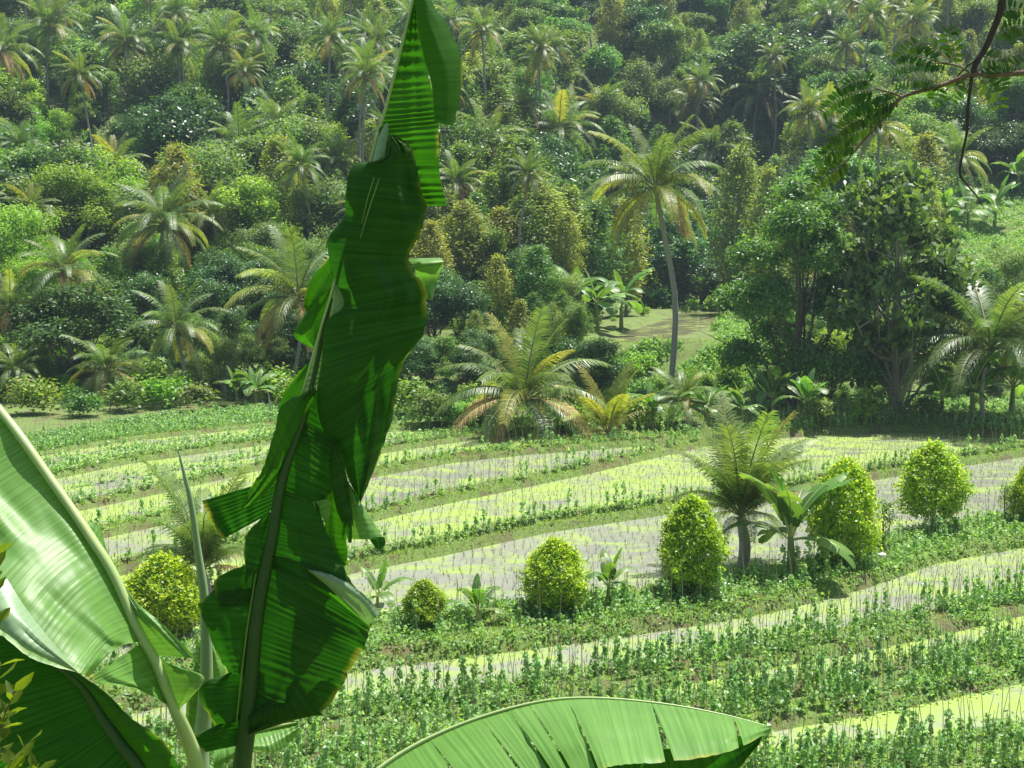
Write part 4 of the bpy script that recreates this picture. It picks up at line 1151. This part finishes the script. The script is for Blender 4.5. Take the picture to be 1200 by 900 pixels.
# small lobes left of the rib
H.lam([(392, 326, .05), (386, 343, .05), (372, 352, .05), (360, 364, .05)], [(386, 301, .05), (366, 325, .05), (356, 352, .05), (359, 365, .05)], D0, GL, 8, .015, .001, .006, .5, .006, .02, 7)
H.lam([(389, 336, .05), (379, 372, .05), (371, 404, .05)], [(361, 362, .06), (344, 392, .06), (366, 408, .06)], D0, GL, 8, -.02, .001, .008, .5, .006, .02, 8)
H.lam([(364, 425, .04), (358, 445, .04), (356, 466, .04)], [(358, 428, .05), (336, 455, .05), (324, 480, .05)], D0, GL, 8, .01, .001, .006, .5, .006, .02, 9)
# long yellow-edged flap
H.lam([(372, 458, -.01), (361, 482, -.01), (349, 514, -.01), (338, 541, -.01), (325, 562, -.01), (308, 582, -.015), (287, 595, -.02)],
      [(366, 453, .0), (345, 466, -.02), (327, 479, -.04), (321, 507, -.05), (310, 541, -.05), (297, 568, -.04), (282, 595, -.03)], D0, GL, 12, -.02, .002, .010, 1.6, .005, .02, 10)
# torn flaps on the left
H.lam([(328, 560, .01), (323, 580, .01), (316, 602, .01)], [(236, 587, .03), (247, 611, .04), (261, 632, .05)], D0, BK, 16, .03, .004, .012, 1.2, .003, .016, 11)
H.lam([(322, 598, .0), (316, 630, .0), (312, 660, .0), (306, 690, .0)], [(306, 606, -.01), (291, 625, -.02), (287, 651, -.03), (285, 687, -.03)], D0, BK, 9, -.01, .002, .008, 1.5, .005, .02, 12)
H.lam([(312, 655, .01), (308, 680, .01), (304, 706, .01)], [(270, 668, .0), (251, 683, -.01), (260, 713, -.01)], D0, BK, 10, -.01, .002, .008, 1.5, .005, .02, 13)
H.lam([(308, 688, .01), (304, 712, .01), (301, 738, .01), (297, 764, .01), (294, 792, .01)], [(249, 692, .01), (235, 708, .0), (244, 738, -.01), (253, 768, -.01), (267, 789, .0)], D0, BK, 12, -.03, .002, .012, 1.6, .005, .02, 14)
H.lam([(296, 776, .01), (293, 800, .01), (291, 822, .01), (290, 842, .01)], [(264, 790, .01), (238, 802, .0), (238, 829, -.01), (255, 851, -.01)], D0, BK, 12, -.02, .002, .012, 1.5, .005, .02, 15)
H.lam([(291, 832, .01), (289, 852, .01), (287, 872, .01)], [(256, 849, .0), (224, 865, -.01), (239, 882, -.02)], D0, BK, 12, -.02, .002, .012, 1.2, .005, .02, 16)
# right hand curtain between the rib and the hanging strips
H.lam([(368, 458, .0), (357, 487, .0), (347, 513, .0)], [(402, 480, .02), (405, 515, .02), (392, 532, .02)], D0, BK, 12, .02, .003, .008, .5, .004, .018, 17)
H.lam([(355, 494, .0), (346, 515, .0), (335, 545, .0), (328, 578, .0)], [(392, 515, .0), (389, 545, .0), (390, 570, .0), (380, 592, .0)], D0, BK, 14, -.015, .004, .012, 1, .004, .018, 18)
H.lam([(329, 572, -.005), (322, 608, -.005), (318, 640, -.005), (313, 662, -.005)], [(372, 590, -.02), (382, 622, -.03), (402, 664, -.04), (431, 714, -.05)], D0, BK, 18, -.03, .003, .014, 1.4, .004, .018, 19)
H.lam([(388, 555, .03), (381, 600, .03), (384, 640, .03), (402, 662, .02)], [(398, 570, .03), (405, 610, .03), (407, 640, .03), (405, 664, .02)], D0, GL, 8, .01, .001, .006, .5, .005, .02, 20)
H.lam([(366, 588, .0), (372, 600, .0), (380, 610, .0)], [(384, 585, -.005), (388, 592, -.005), (384, 612, .0)], D0-.02, FR_, 6, .0, .001, .003, .5, .004, .02, 21)
# dark hanging strip and the curled pale tip
H.lam([(389, 516, -.02), (386, 550, -.03), (392, 588, -.04), (400, 612, -.04)], [(392, 517, -.04), (403, 543, -.05), (409, 575, -.05), (415, 616, -.05)], D0, BK, 8, -.02, .001, .004, .5, .006, .02, 22)
H.lam([(402, 612, .0), (405, 622, .0), (408, 636, .0)], [(414, 612, .0), (413, 622, .0), (412, 636, .0)], D0, BK, 4, -.01, .001, .004, .3, .006, .02, 23)
H.lam([(405, 560, -.01), (411, 600, -.01), (413, 632, -.01)], [(409, 566, .0), (430, 600, -.01), (450, 632, -.02)], D0, FR_, 12, -.03, .001, .004, .4, .005, .02, 24)
H.lam([(432, 630, -.035), (437, 638, -.03), (442, 644, -.025)], [(450, 629, -.02), (452, 636, -.015), (447, 644, -.02)], D0, BK, 6, -.015, .001, .003, .3, .005, .02, 25)
# big lower right lobe, its pale folded rim and the dark folded corner
H.lam([(314, 655, .0), (308, 685, .0), (303, 715, .0), (299, 745, .0), (296, 775, .0), (293, 805, .0), (291, 835, .0), (290, 860, .0)],
      [(436, 730, .02), (430, 748, .02), (421, 765, .02), (411, 785, .02), (398, 808, .02), (379, 834, .02), (338, 846, .01), (293, 861, .0)], D0, BK, 26, -.06, .0042, .018, 1.2, .004, .020, 26, .8)
H.lam([(315, 652, -.01), (345, 668, -.02), (378, 690, -.03), (405, 712, -.03), (432, 733, -.01)], [(316, 650, -.01), (350, 656, -.04), (388, 672, -.06), (412, 697, -.06), (436, 731, -.03)], D0, GL, 10, -.015, .002, .006, .8, .005, .02, 27)
H.lam([(361, 668, -.06), (385, 688, -.06), (407, 710, -.06), (432, 733, -.05)], [(363, 667, -.05), (391, 675, -.08), (424, 694, -.09), (446, 717, -.07)], D0, PA, 8, -.02, .001, .004, .5, .005, .02, 28)
H.lam([(291, 837, -.035), (316, 821, -.04), (336, 817, -.045), (341, 786, -.05)], [(291, 861, -.03), (318, 852, -.045), (350, 842, -.06), (378, 838, -.05)], D0, BK, 10, -.02, .001, .006, .4, .005, .02, 29)
H.lam([(291, 837, .02), (316, 821, .02), (336, 815, .02), (341, 786, .02)], [(291, 861, .03), (318, 852, .03), (350, 842, .03), (377, 837, .02)], D0, BK, 10, .0, .001, .006, .4, .005, .02, 30)  # unseen second layer, added behind the corner to shadow it
# small bright lobe on the right
H.lam([(478, 303, .05), (484, 312, .02), (490, 326, .06), (502, 351, .04)], [(516, 302, .06), (519, 308, .02), (513, 326, .06), (507, 352, .04)], D0, FR_, 8, -.015, .002, .004, .5, .004, .02, 32)
H.lam([(453, 143, .02), (444, 160, .02), (437, 189, .02)], [(455, 146, .01), (454, 166, .0), (447, 184, -.01)], D0, PA, 6, -.01, .0005, .002, .3, .004, .02, 33)
hero = H.build(plant, LM); under(hero)
hero['label'] = 'torn upright leaf hanging in ragged folds with yellowing rim'
mb = MB()
pxtube(mb, [(276, 1250, 4.03), (279, 1000, 4.0), (283, 905, 3.985), (290, 850, 3.985), (297, 765, 3.985), (303, 710, 3.985), (311, 668, 3.985), (320, 627, 3.985), (328, 575, 3.985), (337, 540, 3.985), (347, 513, 3.99), (358, 482, 3.995), (366, 450, 4.02), (377, 400, 4.03), (388, 350, 4.03)],
       [15, 12, 11.5, 10.5, 9.5, 9, 8, 7.5, 6.5, 6, 5, 4, 3, 2.6, 2.2], 0, 60, 12)
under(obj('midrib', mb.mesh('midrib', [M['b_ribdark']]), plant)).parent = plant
mr_ = bpy.context.scene.objects['midrib']; mr_.parent = hero; mr_.location = (0, 0, 0)
mb = MB()
pxtube(mb, [(388, 345, 4.035), (415, 262, 4.06), (441, 165, 4.05), (453, 123, 4.035), (471, 53, 4.035), (484, 0, 4.035), (491, -40, 4.035)], [2.2, 2, 2, 1.9, 1.8, 1.5, 1], 0, 30, 8)
pxtube(mb, [(354, 462, 4.02), (366, 420, 4.02), (378, 378, 4.02), (392, 332, 4.02)], [1.2, 1.8, 1.8, 1.2], 0, 16, 6)
obj('midrib', mb.mesh('midrib', [M['b_rib']]), hero)
for pts_, rr_ in (([(453, 165, 3.985), (447, 200, 3.95), (434, 240, 3.93), (422, 280, 3.925)], [1.0, .9, .9, .3]), ([(443, 196, 3.95), (432, 228, 3.93), (424, 262, 3.925)], [.8, .7, .3]),
                ([(300, 672, 3.972), (290, 735, 3.97), (283, 790, 3.97), (277, 850, 3.97)], [.8, 1.2, 1.2, 1.0])):
    mb = MB(); pxtube(mb, pts_, rr_, 0, 14, 5); obj('vein', mb.mesh('vein', [M['veinm']]), hero)

# --- wide glossy leaf at the left
Lf = Leaf(); DL = 3.7
Lf.lam([(-70, 395, .35), (0, 481, .18), (27, 516, .12), (53, 553, .08), (80, 591, .04), (107, 631, .0), (133, 673, -.03), (160, 735, -.05), (171, 753, -.05)],
       [(-190, 520, .05), (-150, 590, -.05), (-120, 640, -.12), (-90, 680, -.2), (-50, 712, -.28), (-5, 740, -.34), (38, 772, -.36), (92, 788, -.34), (104, 794, -.30)], DL, FR_, 30, .0, .0016, .016, .8, .0045, .021, 40, .8, sag=-14)
Lf.lam([(171, 750, -.05), (182, 774, -.05), (195, 806, -.05), (205, 832, -.04)], [(106, 792, -.30), (117, 800, -.28), (160, 808, -.18), (202, 829, -.07)], DL, FR_, 14, .01, .0015, .01, .8, .0045, .02, 41)
Lf.lam([(98, 613, .01), (110, 634, .0), (121, 655, -.02), (132, 672, -.03)], [(101, 612, .02), (116, 617, .05), (129, 655, .05), (139, 676, .0)], DL, FR_, 8, .0, .002, .006, .5, .005, .02, 42)
Lf.lam([(132, 670, -.03), (147, 700, -.04), (162, 735, -.05), (182, 768, -.05)], [(139, 674, -.02), (160, 706, -.06), (190, 730, -.12), (231, 772, -.18)], DL, FR_, 14, -.02, .0015, .008, .6, .0045, .02, 43)
Lf.lam([(182, 768, -.05), (190, 790, -.05), (198, 812, -.05), (206, 832, -.04)], [(205, 781, -.08), (238, 792, -.16), (229, 811, -.16), (209, 833, -.06)], DL, FR_, 12, -.01, .0015, .008, .6, .0045, .02, 44)
# curled-under outer margin, waxy side out
Lf.lam([(8, 678, -.36), (30, 712, -.40), (58, 748, -.42), (90, 786, -.40)], [(-40, 720, -.40), (0, 738, -.46), (38, 764, -.48), (92, 789, -.42)], DL, PA, 10, -.03, .001, .008, .6, .006, .02, 45)
lo = under(Lf.build(plant, LM)); lo['label'] = 'wide glossy leaf with a pale midrib and two slits'
mb = MB(); DR = DL-.012
pxtube(mb, [(-80, 385, DR+.36), (0, 481, DR+.17), (27, 516, DR+.11), (53, 553, DR+.07), (80, 591, DR+.03), (107, 631, DR-.01), (133, 673, DR-.04), (160, 735, DR-.06), (181, 772, DR-.06), (195, 807, DR-.06), (206, 833, DR-.05), (221, 868, DR), (232, 905, DR+.05), (247, 1000, 3.85), (268, 1230, 4.02)],
       [4, 5, 5.5, 5.5, 5.5, 6, 6, 6, 6.3, 6.8, 7.5, 9, 10.5, 13, 15], 0, 70, 12)
obj('midrib', mb.mesh('midrib', [M['b_rib']]), lo)
# --- shaded leaf lower left
Lf = Leaf(); DS = 3.6
Lf.lam([(20, 745, .05), (60, 775, .0), (95, 805, .0), (120, 841, .0), (141, 871, .0), (168, 908, .0), (195, 960, .05)],
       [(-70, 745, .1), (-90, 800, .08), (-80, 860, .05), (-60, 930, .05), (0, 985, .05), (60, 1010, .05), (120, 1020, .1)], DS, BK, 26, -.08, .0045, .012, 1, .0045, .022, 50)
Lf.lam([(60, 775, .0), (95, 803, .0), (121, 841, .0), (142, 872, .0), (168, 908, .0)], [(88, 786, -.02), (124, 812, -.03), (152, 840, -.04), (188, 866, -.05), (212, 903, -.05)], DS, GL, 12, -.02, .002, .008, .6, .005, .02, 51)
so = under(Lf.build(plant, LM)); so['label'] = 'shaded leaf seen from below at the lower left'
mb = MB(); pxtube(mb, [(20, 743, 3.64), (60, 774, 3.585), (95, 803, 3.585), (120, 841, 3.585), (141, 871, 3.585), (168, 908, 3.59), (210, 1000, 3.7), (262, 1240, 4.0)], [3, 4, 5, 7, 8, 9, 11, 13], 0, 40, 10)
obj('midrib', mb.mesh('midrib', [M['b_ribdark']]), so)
# --- rolled young leaf
mb = MB(); pxtube(mb, [(209, 528, 4.28), (217, 560, 4.28), (224, 590, 4.28), (232, 647, 4.28), (239, 697, 4.28), (242, 770, 4.28), (240, 830, 4.27), (236, 900, 4.25), (250, 1050, 4.2), (270, 1250, 4.08)], [.8, 2.6, 3.6, 4.6, 5.6, 7.5, 9.5, 10, 12, 13], 0, 60, 12)
ro = under(obj('leaf', mb.mesh('leaf', [M['b_pale'] if False else plain('rolled_leaf', (.22, .34, .17), .45, (.30, .42, .22), 14)]), plant)); ro['label'] = 'rolled young leaf standing like a spear'
# --- pale leaf half hidden behind the upright one
Lf = Leaf(); DB = 4.45
Lf.lam([(252, 872, .0), (285, 862, .0), (318, 853, .0), (350, 846, .0)], [(250, 905, -.08), (290, 882, -.1), (325, 880, -.08), (353, 857, .0)], DB, FR_, 12, -.02, .003, .006, .6, .004, .02, 60)
Lf.lam([(252, 872, .0), (285, 862, .0), (318, 853, .0), (350, 846, .0)], [(250, 835, .1), (290, 820, .1), (325, 820, .08), (351, 843, .02)], DB, FR_, 12, -.02, .003, .006, .6, .004, .02, 61)
Lf.lam([(236, 905, .0), (240, 860, .0), (243, 810, .0), (246, 755, .0)], [(218, 880, -.05), (216, 845, -.06), (225, 800, -.06), (230, 752, -.02)], DB-.1, FR_, 10, -.02, .003, .006, .6, .004, .02, 62)
Lf.lam([(244, 880, .0), (245, 850, .0), (246, 800, .0), (247, 748, .0)], [(262, 870, .05), (266, 840, .06), (266, 792, .06), (250, 760, .02)], DB-.1, FR_, 10, -.02, .003, .006, .6, .004, .02, 63)
po = under(Lf.build(plant, LM)); po['label'] = 'pale sunlit leaf half hidden behind the upright one'
mb = MB(); pxtube(mb, [(247, 750, DB-.12), (245, 830, DB-.12), (242, 910, DB-.1), (256, 1060, 4.3), (272, 1250, 4.1)], [1.5, 3, 5, 8, 10], 0, 20, 8); obj('midrib', mb.mesh('midrib', [M['b_rib']]), po)
mb = MB(); pxtube(mb, [(350, 846, DB-.01), (318, 853, DB-.01), (285, 863, DB-.01), (262, 880, DB-.02), (268, 1000, 4.35), (274, 1240, 4.1)], [1.2, 2, 3, 4, 7, 9], 0, 24, 8); obj('midrib', mb.mesh('midrib', [M['b_rib']]), po)

# --- second near plant: broad horizontal leaf along the bottom
D2 = 3.2
g2 = W(395, 1400, 3.3); b2 = np.array([g2[0], 3.3, ground_at(g2[0], 3.3)])
plant2 = empty('banana_plant', tuple(b2)); tag(plant2, 'near banana plant holding one broad slit leaf flat along the bottom edge', 'banana plant')
top2 = W(395, 1300, 3.3)
mb = MB(); mb.tube(catmull([b2+np.array([0, 0, -.3]), b2+np.array([0, 0, .2]), (b2+top2)/2, top2+np.array([0, 0, .05])], 10), list(np.linspace(.12, .06, 10)), 14)
s2 = obj('stem', mb.mesh('stem', [M['b_stem']]), plant2, tuple(-b2))
Lf = Leaf()
RT = [(395, 960), (430, 914), (470, 883), (520, 857), (580, 835), (640, 821), (700, 818), (780, 825), (850, 838), (904, 852)]
ED = [(440, 1040), (480, 1010), (530, 985), (600, 965), (655, 945), (690, 915), (722, 897), (802, 891), (862, 878), (904, 857)]
RTc = catmull([(a, b, .10*sin(i*.35)) for i, (a, b) in enumerate(RT)], 200); EDc = catmull([(a, b, -.30) for a, b in ED], 200); EDc[-25:, 2] = np.linspace(-.30, -.02, 25)
cuts = [0, .30, .415, .475, .52, .605, .755, .905, 1.0]
for q in range(len(cuts)-1):
    a = cuts[q]; b_ = cuts[q+1]
    ia = int(a*199); ib = int(b_*199); k = np.linspace(ia, ib, 7)
    gap0 = 4.0 if q else 0; gap1 = 4.0 if q < len(cuts)-2 else 0
    kr = k; ke = np.linspace(ia+gap0*.35, ib-gap1*.35, 7)
    gi = lambda A, kk: np.stack([np.interp(kk, np.arange(200), A[:, c]) for c in range(3)], 1)
    e = gi(EDc, ke); e[:, 2] += .015*(-1)**q
    Lf.lam([tuple(p) for p in gi(RTc, kr)], [tuple(p) for p in e], D2, FR_, 20, -.02, .0022, .008, .5 if q != 5 else .9, .0045, .018, 70+q, sag=-4)
# far half folding down behind
Lf.lam([(600, 880, -.1), (700, 880, -.12), (760, 880, -.14), (830, 870, -.10), (896, 856, .0)], [(640, 990, -.0), (720, 980, -.02), (770, 950, -.04), (850, 915, -.04), (890, 872, -.01)], D2+.06, BK, 12, .02, .002, .008, .8, .006, .02, 90)
l2 = Lf.build(plant2, LM); l2.location = tuple(-b2)
mb = MB(); pxtube(mb, [(a, b, D2-.006+.10*sin(i*.35)) for i, (a, b) in reversed(list(enumerate(RT)))]+[(385, 1050, 3.22), (392, 1280, 3.3)], [.6, 1.1, 1.3, 1.6, 1.8, 2, 2.3, 2.8, 3.5, 5, 8, 13], 0, 60, 8)
obj('midrib', mb.mesh('midrib', [M['b_rib']]), l2)

# ------------------------------------------------------------------ twig with pinnate leaves, upper right
DT = 5.6
tb = W(1420, 700, 6.0); tb[2] = ground_at(tb[0], 6.0)
tr = empty('overhanging_tree', tuple(tb)); tag(tr, 'overhanging tree whose dark forked twig with pinnate leaves enters from the upper right', 'tree')
T0 = -tb
mb = MB(); mb.tube(catmull([tb+np.array([0, 0, -.3]), tb+np.array([.05, 0, 1.5]), W(1440, 200, 6.0), W(1400, -200, 6.0)], 20), list(np.linspace(.14, .07, 20)), 10)
pxtube(mb, [(1425, 60, 6.0), (1330, 78, 5.85), (1260, 86, 5.7), (1200, 85, DT)], [14, 8, 5, 3.6], 0, 12, 7)
pxtube(mb, [(1405, -150, 6.0), (1300, -160, 5.8), (1210, -80, 5.7), (1176, -10, DT)], [16, 9, 6, 4.6], 0, 12, 7)
obj('trunk', mb.mesh('trunk', [M['twigdark']]), tr, tuple(T0))
mb = MB()
pxtube(mb, [(1176, -12, DT), (1172, 14, DT), (1163, 37, DT), (1155, 55, DT), (1145, 72, DT), (1139, 87, DT)], [4.6, 4.2, 3.8, 4.0, 3.4, 3.2], 0, 24, 8)
pxtube(mb, [(1139, 87, DT), (1137, 104, DT), (1134, 130, DT-.02), (1133, 155, DT), (1128, 180, DT), (1125, 203, DT), (1133, 216, DT), (1144, 229, DT), (1152, 242, DT)], [2.3, 2.0, 1.9, 1.6, 1.4, 1.7, 1.1, .9, .4], 0, 40, 7)
pxtube(mb, [(1150, 66, DT), (1133, 78, DT), (1120, 92, DT+.02), (1105, 110, DT+.03)], [1.6, 1.2, .8, .4], 0, 10, 6)
obj('branch', mb.mesh('branch', [M['twigdark']]), tr, tuple(T0))
mb = MB()
pxtube(mb, [(1202, 85, DT), (1180, 87, DT), (1160, 87, DT), (1139, 87, DT), (1120, 94, DT), (1100, 101, DT), (1078, 107, DT), (1057, 114, DT), (1044, 129, DT), (1034, 140, DT), (1020, 156, DT), (1008, 169, DT), (996, 184, DT), (980, 203, DT)],
       [3.4, 3.2, 3.0, 2.8, 2.7, 2.5, 2.3, 2.1, 1.6, 1.5, 1.3, 1.2, 1, .4], 0, 50, 8)
pxtube(mb, [(1057, 114, DT), (1046, 109, DT), (1034, 106, DT), (1024, 102, DT)], [1.4, 1.2, 1, .6], 0, 10, 6)
pxtube(mb, [(1138, 86, DT), (1127, 79, DT), (1114, 75, DT), (1100, 73, DT)], [1.3, 1.1, .9, .6], 0, 10, 6)
obj('branch', mb.mesh('branch', [M['twig']]), tr, tuple(T0))
rsp = np.random.RandomState(9)
def pinnate(pts, npairs, ll, seed, fold=.2, wid=.30):
    rs = np.random.RandomState(seed); mb = MB()
    P = catmull(np.array([(p[0], p[1], DT+(p[2] if len(p) > 2 else 0)) for p in pts], float), 40)
    Q = np.array([W(*p) for p in P]); mb.tube(Q, list(np.linspace(.0022, .0008, 40)), 5, 1)
    T = np.gradient(Q, axis=0); T /= np.linalg.norm(T, axis=1)[:, None]
    nrm = np.array([rs.uniform(-.25, .25), -.9, rs.uniform(.2, .5)]); l = ll*DT/FPX
    npairs = int(npairs*1.15)
    for i in range(npairs):
        f = .12+.86*i/(npairs-1); k = f*39; q = np.array([np.interp(k, np.arange(40), Q[:, c]) for c in range(3)]); t = T[int(k)]
        sd = np.cross(nrm, t); sd /= np.linalg.norm(sd)
        nn = np.cross(t, sd)
        for sg in (-1, 1):
            if rs.rand() < .06: continue
            L1 = l*1.05*(.7+.4*sin(pi*min(1, f+.15)))*(.85+.3*rs.rand())
            d = sd*sg+t*rs.uniform(.25, .5)+nn*fold*rs.uniform(-1.2, .1); d /= np.linalg.norm(d)
            b = np.cross(nn, d); b /= np.linalg.norm(b); w = L1*wid*.5
            V = [q, q+d*L1*.3+b*w, q+d*L1*.75+b*w*.9, q+d*L1, q+d*L1*.75-b*w*.9, q+d*L1*.3-b*w, q+d*L1*.5+nn*.001]
            mb.add(V, [(0, 5, 6), (5, 4, 6), (4, 3, 6), (3, 2, 6), (2, 1, 6), (1, 0, 6)], 0)
    obj('leaf', mb.mesh('leaf', [M['pinnate'], M['twig']], smooth=False), tr, tuple(T0))
PN = [([(1030, 105), (1005, 108), (982, 117), (964, 131)], 16, 13), ([(1048, 110), (1025, 112), (1003, 122), (987, 134)], 14, 13), ([(1052, 118), (1026, 130), (995, 146), (970, 163)], 19, 14),
      ([(1040, 132), (1010, 150), (985, 165), (966, 182)], 17, 12), ([(1005, 170), (990, 172), (972, 180), (958, 192)], 13, 13), ([(994, 186), (982, 196), (966, 208), (950, 226)], 13, 12),
      ([(1022, 102), (1015, 94), (1000, 96), (984, 106)], 10, 12), ([(1057, 114), (1040, 120), (1020, 126), (1000, 130, .04)], 12, 12),
      ([(1115, 76), (1092, 74), (1066, 76), (1042, 86)], 17, 11), ([(1108, 67), (1095, 58), (1084, 50), (1066, 56), (1052, 68)], 14, 12), ([(1100, 73), (1078, 66), (1060, 64), (1050, 70)], 10, 11),
      ([(1110, 100), (1090, 94), (1070, 94), (1050, 98)], 12, 12), ([(1125, 90), (1120, 104), (1115, 116)], 5, 13), ([(1100, 102), (1098, 112), (1094, 120)], 4, 13), ([(1112, 74), (1118, 60), (1112, 42), (1118, 34)], 8, 13),
      ([(1150, 64), (1165, 70), (1185, 66), (1204, 60)], 9, 14), ([(1140, 84), (1160, 76), (1178, 74), (1196, 80)], 9, 13), ([(1160, 44), (1176, 36), (1192, 30), (1210, 32)], 9, 14), ([(1170, 16), (1184, 10), (1200, 12)], 6, 14),
      ([(1150, 88), (1158, 98), (1168, 108), (1172, 124)], 6, 14), ([(1165, 88), (1172, 96), (1176, 104)], 4, 13), ([(1180, 34), (1194, 42), (1208, 44)], 6, 14), ([(1130, 98), (1126, 92), (1138, 96), (1144, 104)], 4, 11)]
for i, (p, n, l) in enumerate(PN): pinnate(p, n, l, 200+i)

# ------------------------------------------------------------------ leafy shrub at the lower left corner
DSH = 2.9
sb = W(-40, 1500, DSH); sb[2] = ground_at(sb[0], DSH)
sh = empty('leafy_shrub', tuple(sb)); tag(sh, 'small leaved shrub poking in at the lower left corner before the shaded leaf', 'shrub')
mb = MB(); rs = np.random.RandomState(3); tips = []
base = W(-40, 1200, DSH)
mb.tube([sb+np.array([0, 0, -.2]), sb, (sb+base)/2, base], [.03, .025, .02, .016], 7)
for tx, ty in [(8, 640), (-8, 615), (30, 800), (15, 770), (45, 862), (10, 845), (28, 880), (60, 890), (-5, 905), (20, 830), (5, 720), (40, 900), (80, 905), (-10, 780)]:
    e = W(tx-14, ty+10, DSH+rs.uniform(-.12, .12)); m_ = (base+e)/2+np.array([-.08, 0, 0]); Q = catmull([base, m_, e], 10)
    mb.tube(Q, list(np.linspace(.008, .0015, 10)), 5); tips.append((e, m_))
obj('stem', mb.mesh('stem', [M['twig']]), sh, tuple(-sb))
fol = MB()
for e, m_ in tips:
    ax = e-m_; ax /= np.linalg.norm(ax)
    for j in range(13):
        c = e-ax*.16*j/13; a = j*2.4; d = np.array([cos(a), sin(a)*.8, rs.uniform(-.2, .7)])+ax*.5; d /= np.linalg.norm(d); L1 = rs.uniform(.04, .065); b = np.cross(d, rs.normal(size=3)); b /= np.linalg.norm(b); nn = np.cross(d, b); w = L1*.19
        fol.add([c, c+d*L1*.3+b*w, c+d*L1*.7+b*w*.8, c+d*L1-nn*L1*.15, c+d*L1*.7-b*w*.8, c+d*L1*.3-b*w, c+d*L1*.5-nn*.003], [(0, 5, 6), (5, 4, 6), (4, 3, 6), (3, 2, 6), (2, 1, 6), (1, 0, 6)])
o = obj('foliage', fol.mesh('foliage', [M['near_leaf']], smooth=False), sh, tuple(-sb))

# ------------------------------------------------------------------ light, air, camera
SUN_EL = radians(70); SUN_AZ = radians(48)       # ahead of the camera, a little to the right
sd = np.array([sin(SUN_AZ)*cos(SUN_EL), cos(SUN_AZ)*cos(SUN_EL), sin(SUN_EL)])
sun = bpy.data.lights.new('sun', 'SUN'); sun.energy = 5.0; sun.angle = radians(.5); sun.color = (1, .96, .88)
so_ = bpy.data.objects.new('sun', sun); col.objects.link(so_)
from mathutils import Vector
so_.rotation_euler = Vector(sd).to_track_quat('Z', 'Y').to_euler()
wd = bpy.data.worlds.new('World'); scene.world = wd; wd.use_nodes = True
nt = wd.node_tree; bg = nt.nodes['Background']; sky = nt.nodes.new('ShaderNodeTexSky'); sky.sky_type = 'NISHITA'; sky.sun_disc = False
sky.sun_elevation = SUN_EL; sky.sun_rotation = SUN_AZ; sky.air_density = 1.2; sky.dust_density = 2.0
nt.links.new(sky.outputs[0], bg.inputs[0]); bg.inputs[1].default_value = .065

HAZE = True
if HAZE:
    mb = MB(); x0, x1, y0, y1, z0, z1 = -455, 455, -125, 705, -20, 150
    V = [(x, y, z) for z in (z0, z1) for y in (y0, y1) for x in (x0, x1)]
    mb.add(V, [(0, 2, 3, 1), (4, 5, 7, 6), (0, 1, 5, 4), (2, 6, 7, 3), (0, 4, 6, 2), (1, 3, 7, 5)])
    m, nt, out = newmat('haze_air'); pv = nt.nodes.new('ShaderNodeVolumePrincipled')
    pv.inputs['Color'].default_value = (.62, .82, 1, 1); pv.inputs['Density'].default_value = .0002; pv.inputs['Anisotropy'].default_value = .2
    nt.links.new(pv.outputs[0], out.inputs['Volume'])
    tag(obj('haze', mb.mesh('haze', [m], smooth=False)), 'thin pale blue haze over the valley', 'haze', kind='stuff')

cam = bpy.data.cameras.new('camera'); co = bpy.data.objects.new('camera', cam); col.objects.link(co)
co.location = (0, 0, 0); co.rotation_euler = (radians(90)-PITCH, 0, 0)
cam.sensor_width = 36; cam.lens = 36*FPX/1200; cam.clip_start = .1; cam.clip_end = 3000
scene.camera = co
scene.view_settings.view_transform = 'Standard'; scene.view_settings.look = 'None'; scene.view_settings.exposure = .92; scene.view_settings.gamma = 1
scene.render.engine = 'CYCLES'
cy = scene.cycles
cy.max_bounces = 6; cy.diffuse_bounces = 3; cy.glossy_bounces = 2; cy.transmission_bounces = 4; cy.volume_bounces = 0; cy.transparent_max_bounces = 8
cy.use_denoising = True; cy.sample_clamp_indirect = 6
scene.render.resolution_x = 1024; scene.render.resolution_y = 768
